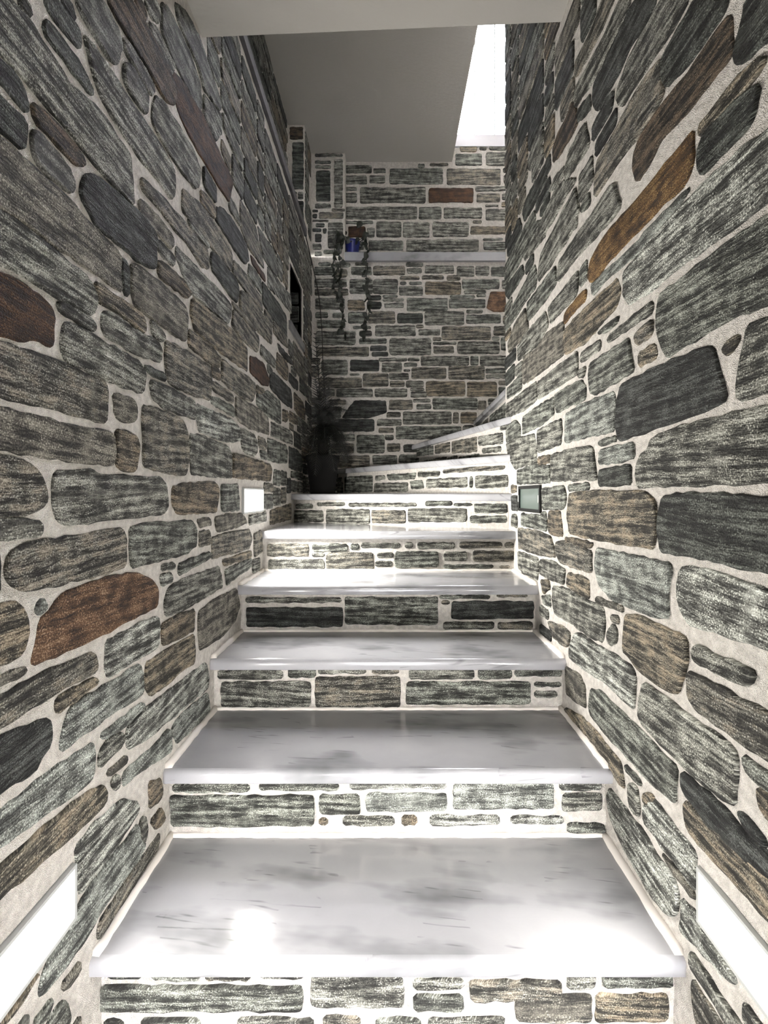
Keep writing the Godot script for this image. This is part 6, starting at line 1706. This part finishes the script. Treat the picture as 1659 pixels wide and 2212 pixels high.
func stones_upper():
	return [
		["g",[-320,2408,-320,2363,-315,2356,-132,2356,-125,2362,-125,2407,-131,2413,-315,2413]],
		["g",[-114,2386,-112,2356,-22,2359,-25,2390,-110,2390]],
		["g",[6,2384,6,2282,19,2276,390,2276,395,2286,395,2385,383,2390,18,2390]],
		["g",[-320,2331,-320,2282,-312,2276,-165,2276,-160,2281,-163,2339,-312,2339]],
		["g",[-142,2334,-142,2284,-28,2284,-28,2336,-32,2339,-136,2339]],
		["g",[213,2396,264,2398,261,2425,214,2425]],
		["g",[299,2407,435,2409,434,2430,300,2430]],
		["g",[487,2490,487,2417,495,2413,675,2413,681,2419,681,2489,671,2499,491,2499]],
		["g",[710,2499,710,2419,721,2413,898,2413,904,2417,900,2510,807,2506,720,2510]],
		["g",[424,2385,424,2276,438,2270,621,2274,813,2270,818,2275,818,2384,811,2390,434,2390]],
		["g",[-318,2224,-234,2227,-236,2253,-316,2253]],
		["g",[-320,2142,-243,2139,-234,2146,-234,2210,-317,2213]],
		["g",[-211,2241,-211,2142,-202,2133,29,2140,256,2133,269,2147,269,2244,262,2253,29,2247,-205,2253]],
		["g",[633,2224,904,2227,902,2259,632,2259]],
		["g",[641,2150,647,2144,806,2144,813,2149,813,2200,806,2207,644,2207]],
		["g",[-320,2102,-320,2027,-309,2019,198,2019,206,2028,206,2103,201,2110,-314,2110]],
		["g",[218,2025,227,2019,374,2019,384,2025,384,2102,378,2110,221,2110]],
		["g",[401,2098,401,2031,410,2024,541,2029,674,2024,681,2033,681,2096,676,2104,541,2101,409,2104]],
		["g",[705,2110,801,2112,799,2127,705,2127]],
		["g",[710,2086,710,2019,714,2013,919,2013,927,2020,927,2085,920,2093,717,2093]],
		["g",[-319,1984,-114,1986,-116,2007,-318,2007]],
		["g",[-91,1993,-91,1891,-78,1887,82,1887,92,1897,92,1994,83,2001,-85,2001]],
		["g",[104,1989,104,1896,108,1887,294,1887,298,1894,298,1984,293,1996,110,1996]],
		["g",[321,1992,321,1902,326,1893,574,1893,584,1904,584,1994,572,2001,452,1995,330,2001]],
		["g",[614,1990,680,1990,679,2013,615,2013]],
		["g",[-160,1949,-156,1887,-106,1887,-102,1952,-106,1956,-154,1956]],
		["g",[-148,1859,-148,1794,-142,1790,-22,1794,99,1790,104,1795,104,1858,95,1864,-142,1864]],
		["g",[126,1789,133,1784,649,1784,658,1793,658,1865,652,1870,130,1870]],
		["g",[688,1864,835,1866,834,1881,689,1881]],
		["g",[693,1849,693,1800,697,1796,878,1796,881,1800,881,1849,876,1853,698,1853]],
		["b",[292,2236,292,2143,301,2139,455,2144,606,2139,618,2147,618,2241,614,2247,303,2247]],
		["b",[-297,1963,-297,1896,-291,1887,-180,1887,-171,1893,-171,1960,-179,1967,-291,1967]],
		["h",[595,1916,601,1910,877,1910,881,1915,879,1967,599,1967]],
		["g",[-294,1722,-160,1721,-27,1725,-20,1748,-23,1770,-160,1772,-293,1776,-296,1748]],
		["g",[-7,1725,152,1721,305,1726,308,1746,311,1770,152,1767,-6,1768,-6,1746]],
		["g",[330,1724,420,1724,513,1724,515,1746,512,1768,420,1772,325,1768,327,1746]],
		["h",[529,1724,646,1721,757,1723,759,1746,758,1768,646,1771,534,1770,532,1746]],
		["g",[786,1723,950,1722,1122,1720,1122,1752,1117,1784,950,1779,782,1781,778,1752]],
		["g",[1146,1720,1194,1724,1251,1721,1246,1756,1244,1790,1194,1791,1148,1787,1141,1756]],
		["g",[-292,1791,-240,1791,-184,1795,-186,1824,-184,1857,-240,1859,-292,1859,-295,1824]],
		["g",[893,1800,1008,1802,1118,1799,1123,1840,1123,1878,1008,1881,903,1884,893,1840]],
		["g",[1137,1809,1194,1808,1247,1807,1249,1852,1243,1896,1194,1899,1136,1895,1140,1852]],
		["g",[910,1898,1004,1900,1100,1900,1096,1922,1090,1942,1004,1944,917,1944,908,1922]],
		["g",[1116,1915,1182,1916,1245,1913,1249,1946,1243,1980,1182,1979,1121,1973,1112,1946]],
		["g",[895,1962,976,1961,1059,1964,1058,1980,1057,1999,976,1996,892,1997,893,1980]],
		["h",[1078,1996,1162,1994,1243,1995,1247,2028,1244,2061,1162,2064,1075,2061,1074,2028]],
		["g",[952,2013,1004,2013,1049,2019,1054,2050,1057,2088,1004,2087,954,2082,953,2050]],
		["g",[1080,2077,1162,2079,1246,2076,1251,2118,1246,2154,1162,2155,1082,2154,1078,2118]],
		["g",[934,2101,992,2101,1058,2106,1058,2136,1059,2168,992,2168,926,2170,925,2136]],
		["h",[824,2108,866,2107,908,2105,909,2126,909,2147,866,2147,826,2145,824,2126]],
		["g",[828,2161,868,2161,910,2166,908,2186,906,2209,868,2209,828,2207,827,2186]],
		["h",[1074,2177,1162,2173,1252,2175,1251,2198,1247,2224,1162,2222,1074,2222,1075,2198]],
		["g",[930,2184,992,2187,1051,2185,1059,2210,1056,2235,992,2233,925,2231,928,2210]],
		["g",[1084,2241,1162,2240,1251,2241,1251,2284,1241,2326,1162,2327,1081,2330,1076,2284]],
		["g",[923,2252,988,2249,1052,2250,1059,2292,1057,2330,988,2330,927,2332,917,2292]],
		["g",[847,2274,870,2275,898,2275,900,2308,902,2342,870,2343,841,2342,838,2308]],
		["h",[1083,2344,1162,2345,1244,2349,1251,2376,1248,2401,1162,2402,1076,2403,1078,2376]],
		["h",[921,2349,988,2353,1056,2350,1054,2386,1055,2422,988,2421,920,2423,917,2386]],
		["g",[839,2359,868,2358,903,2358,900,2378,897,2400,868,2399,837,2395,833,2378]],
		["g",[1083,2423,1162,2421,1251,2425,1250,2464,1251,2504,1162,2504,1083,2506,1074,2464]],
		["h",[928,2443,988,2436,1059,2438,1055,2480,1054,2520,988,2523,918,2520,921,2480]],
		["h",[524,2512,582,2511,641,2513,645,2536,642,2559,582,2560,517,2560,519,2536]],
		["g",[665,2524,690,2524,713,2524,716,2542,716,2563,690,2564,669,2563,661,2542]],
		["g",[740,2525,812,2520,892,2524,888,2542,884,2561,812,2562,739,2563,732,2542]],
		["g",[1076,2521,1162,2522,1248,2525,1249,2542,1252,2563,1162,2563,1075,2563,1076,2542]],
		["g",[908,2539,982,2537,1057,2538,1059,2550,1057,2563,982,2562,909,2562,906,2550]],
	]
func stones_riser_1():
	return [
		["g",[-557,-988,-553,-993,-172,-993,-168,-989,-168,-949,-174,-945,-553,-945]],
		["g",[-150,-978,-143,-983,25,-983,28,-978,25,-926,-147,-926]],
		["g",[-548,-1028,-511,-1028,-513,-1011,-548,-1011]],
		["g",[-475,-1027,-364,-1025,-366,-1008,-476,-1008]],
		["g",[-291,-1030,-146,-1028,-147,-1008,-291,-1008]],
		["g",[-125,-1023,-55,-1021,-57,-1004,-126,-1004]],
		["g",[-24,-1027,62,-1026,59,-1008,-24,-1008]],
		["g",[48,-951,144,-950,143,-932,48,-932]],
		["g",[156,-941,159,-974,333,-972,331,-936,160,-936]],
		["g",[49,-993,144,-991,141,-962,48,-962]],
		["h",[246,-1014,384,-1014,390,-1009,390,-966,384,-962,247,-962]],
		["h",[398,-1010,403,-1014,537,-1011,537,-967,532,-960,401,-960]],
		["g",[75,-1026,149,-1027,219,-1027,221,-1016,223,-1006,149,-1006,79,-1006,77,-1016]],
		["g",[344,-950,371,-949,395,-948,397,-934,398,-919,371,-919,345,-916,345,-934]],
		["g",[416,-948,479,-946,546,-945,545,-934,546,-921,479,-922,414,-923,412,-934]],
		["g",[-455,-931,-413,-935,-365,-934,-365,-916,-369,-899,-413,-896,-458,-896,-461,-916]],
		["g",[-352,-933,-309,-933,-268,-934,-267,-916,-267,-900,-309,-898,-347,-897,-352,-916]],
		["g",[-541,-930,-509,-930,-476,-930,-476,-916,-476,-903,-509,-903,-541,-904,-543,-916]],
		["g",[-246,-929,-207,-929,-162,-928,-162,-914,-163,-897,-207,-899,-246,-899,-250,-914]],
		["g",[144,-921,237,-924,326,-921,329,-910,331,-897,237,-898,144,-898,144,-910]],
		["g",[32,-918,81,-918,129,-920,130,-908,129,-899,81,-898,33,-897,32,-908]],
	]
func stones_riser_2():
	return [
		["g",[-546,-750,-353,-749,-355,-731,-546,-731]],
		["g",[-327,-746,-127,-745,-128,-729,-327,-729]],
		["g",[-555,-769,-551,-838,-191,-835,-191,-763,-199,-760,-550,-760]],
		["g",[-174,-806,-76,-806,-74,-802,-76,-757,-174,-757]],
		["g",[439,-794,444,-799,538,-796,538,-758,534,-755,442,-755]],
		["g",[-115,-835,14,-834,12,-813,-115,-813]],
		["l",[-97,-743,145,-742,144,-726,-98,-726]],
		["l",[163,-789,168,-792,412,-792,417,-788,415,-729,166,-729]],
		["l",[433,-745,538,-744,536,-724,433,-724]],
		["l",[-56,-794,-52,-799,145,-797,145,-758,141,-755,-55,-755]],
		["l",[105,-835,280,-832,278,-810,105,-810]],
		["l",[310,-830,442,-829,440,-813,309,-813]],
		["h",[-176,-833,-155,-833,-156,-818,-175,-818]],
		["h",[34,-835,71,-832,69,-810,34,-810]],
		["g",[452,-851,499,-852,547,-853,546,-841,542,-832,499,-831,453,-829,453,-841]],
	]
func stones_riser_3():
	return [
		["g",[-542,-581,-336,-580,-338,-555,-541,-555]],
		["g",[-318,-578,-232,-576,-233,-549,-318,-549]],
		["g",[-223,-565,-73,-564,-74,-552,-223,-552]],
		["g",[-52,-565,31,-564,30,-553,-52,-553]],
		["g",[65,-582,270,-581,269,-552,65,-552]],
		["g",[284,-581,390,-579,388,-552,284,-552]],
		["g",[399,-573,549,-572,547,-552,400,-552]],
		["g",[-531,-600,-531,-667,-525,-670,-248,-667,-248,-599,-255,-592,-526,-592]],
		["g",[-232,-581,-232,-669,-224,-674,28,-674,35,-667,35,-583,31,-576,-225,-576]],
		["g",[55,-660,60,-662,449,-660,447,-592,58,-592]],
		["g",[462,-606,545,-606,545,-593,462,-593]],
		["g",[463,-641,533,-639,532,-621,462,-621]],
	]
func stones_riser_4():
	return [
		["g",[-534,-401,-178,-400,-179,-383,-535,-383]],
		["g",[-164,-385,-164,-475,-156,-483,178,-483,183,-473,183,-385,180,-380,9,-384,-159,-380]],
		["g",[191,-387,377,-387,377,-375,191,-375]],
		["g",[405,-380,518,-380,517,-372,405,-372]],
		["g",[197,-407,227,-407,226,-394,198,-394]],
		["d",[234,-456,239,-461,539,-461,541,-457,541,-400,536,-397,237,-397]],
		["d",[-532,-423,-532,-488,-526,-491,-178,-491,-174,-486,-174,-423,-179,-421,-528,-421]],
		["g",[206,-501,299,-499,391,-499,393,-487,393,-474,299,-475,207,-475,204,-487]],
		["g",[408,-500,473,-500,535,-500,538,-487,534,-473,473,-475,410,-476,409,-487]],
	]
func stones_riser_5():
	return [
		["g",[-535,-220,-535,-262,-532,-266,-356,-266,-355,-261,-355,-217,-359,-215,-530,-215]],
		["g",[-336,-247,-182,-245,-184,-215,-337,-215]],
		["g",[-168,-239,-131,-239,-132,-214,-167,-214]],
		["g",[-122,-231,50,-230,49,-211,-121,-211]],
		["g",[71,-231,105,-231,104,-209,72,-209]],
		["g",[127,-235,290,-233,289,-209,127,-209]],
		["g",[311,-231,499,-229,497,-207,312,-207]],
		["g",[511,-230,550,-229,548,-209,512,-209]],
		["g",[-338,-270,-284,-269,-284,-253,-337,-253]],
		["g",[-276,-317,-270,-322,-71,-322,-67,-318,-71,-253,-273,-253]],
		["g",[-51,-274,19,-274,17,-253,-50,-253]],
		["g",[-58,-314,15,-312,14,-290,-59,-290]],
		["g",[27,-311,31,-318,216,-315,216,-254,209,-248,29,-248]],
		["g",[243,-287,345,-285,342,-248,245,-248]],
		["g",[372,-290,550,-287,550,-249,546,-245,371,-245]],
		["g",[-529,-329,-284,-327,-287,-282,-528,-282]],
		["g",[241,-320,459,-319,459,-306,240,-306]],
		["g",[488,-320,530,-319,530,-310,487,-310]],
	]
func stones_riser_6():
	return [
		["g",[13,-77,136,-74,134,-50,13,-51]],
		["g",[170,-60,358,-56,356,-38,169,-40]],
		["g",[383,-61,793,-55,792,-40,382,-43]],
		["g",[844,-53,986,-49,985,-29,845,-30]],
		["g",[996,-51,1086,-49,1085,-39,996,-40]],
		["g",[1099,-44,1102,-84,1257,-80,1254,-40,1103,-41]],
		["g",[-9,-93,-9,-153,-3,-156,206,-150,212,-144,208,-87,-4,-90]],
		["g",[230,-153,238,-160,515,-152,519,-144,516,-75,233,-79]],
		["g",[530,-82,532,-148,726,-143,733,-138,730,-77,535,-80]],
		["g",[748,-72,748,-132,754,-136,1059,-125,1059,-67,1055,-65,752,-69]],
		["g",[1080,-131,1253,-124,1252,-95,1078,-99]],
	]
func stones_riser_7():
	return [
		["g",[-2,98,222,98,237,125,-15,132]],
		["g",[272,118,272,24,283,20,597,24,607,34,607,122,600,127,281,127]],
		["g",[640,93,747,100,739,124,640,123]],
		["g",[782,92,1028,93,1039,125,1037,128,761,128]],
		["g",[1056,103,1229,104,1238,129,1056,132]],
		["g",[1259,118,1665,121,1675,136,1476,140,1259,134]],
		["g",[627,23,631,21,967,24,965,74,631,75]],
		["g",[984,78,996,35,1108,41,1091,86,988,81]],
		["g",[1125,40,1434,43,1434,88,1430,91,1126,87]],
		["g",[1452,37,1468,38,1469,93,1453,93]],
		["g",[1488,89,1490,36,1684,40,1686,45,1686,88,1681,93,1493,94]],
		["g",[23,84,53,15,245,20,249,26,246,93,29,87]],
	]
func stones_riser_8():
	return [
		["g",[121,309,289,305,288,340,98,338]],
		["g",[318,333,320,285,716,265,721,269,721,318,717,323,322,337]],
		["g",[752,271,757,269,996,258,996,312,991,316,754,320]],
		["g",[1022,313,1022,253,1027,246,1343,228,1346,233,1346,301,1342,307,1027,316]],
		["g",[1367,301,1370,258,1611,244,1614,248,1612,294,1370,304]],
		["g",[1408,216,1597,208,1596,232,1408,239]],
		["g",[52,197,152,196,248,197,251,213,250,228,152,232,56,229,52,213]],
		["g",[268,194,354,195,441,194,440,207,440,221,354,218,269,221,268,207]],
		["g",[461,198,562,193,665,197,668,215,670,234,562,236,461,234,456,215]],
		["g",[689,194,814,197,944,195,943,215,942,233,814,237,685,234,683,215]],
		["g",[959,197,1030,196,1096,194,1101,211,1098,229,1030,228,962,225,961,211]],
		["g",[1116,195,1244,195,1373,194,1372,205,1371,216,1244,217,1115,216,1116,205]],
		["g",[270,235,314,234,360,236,361,251,358,269,314,269,268,266,268,251]],
		["g",[375,236,408,234,438,234,439,249,442,265,408,262,379,264,374,249]],
		["g",[54,246,152,247,251,248,252,259,250,271,152,272,50,271,51,259]],
		["g",[1595,307,1626,307,1658,305,1657,315,1657,325,1626,325,1595,324,1595,315]],
	]
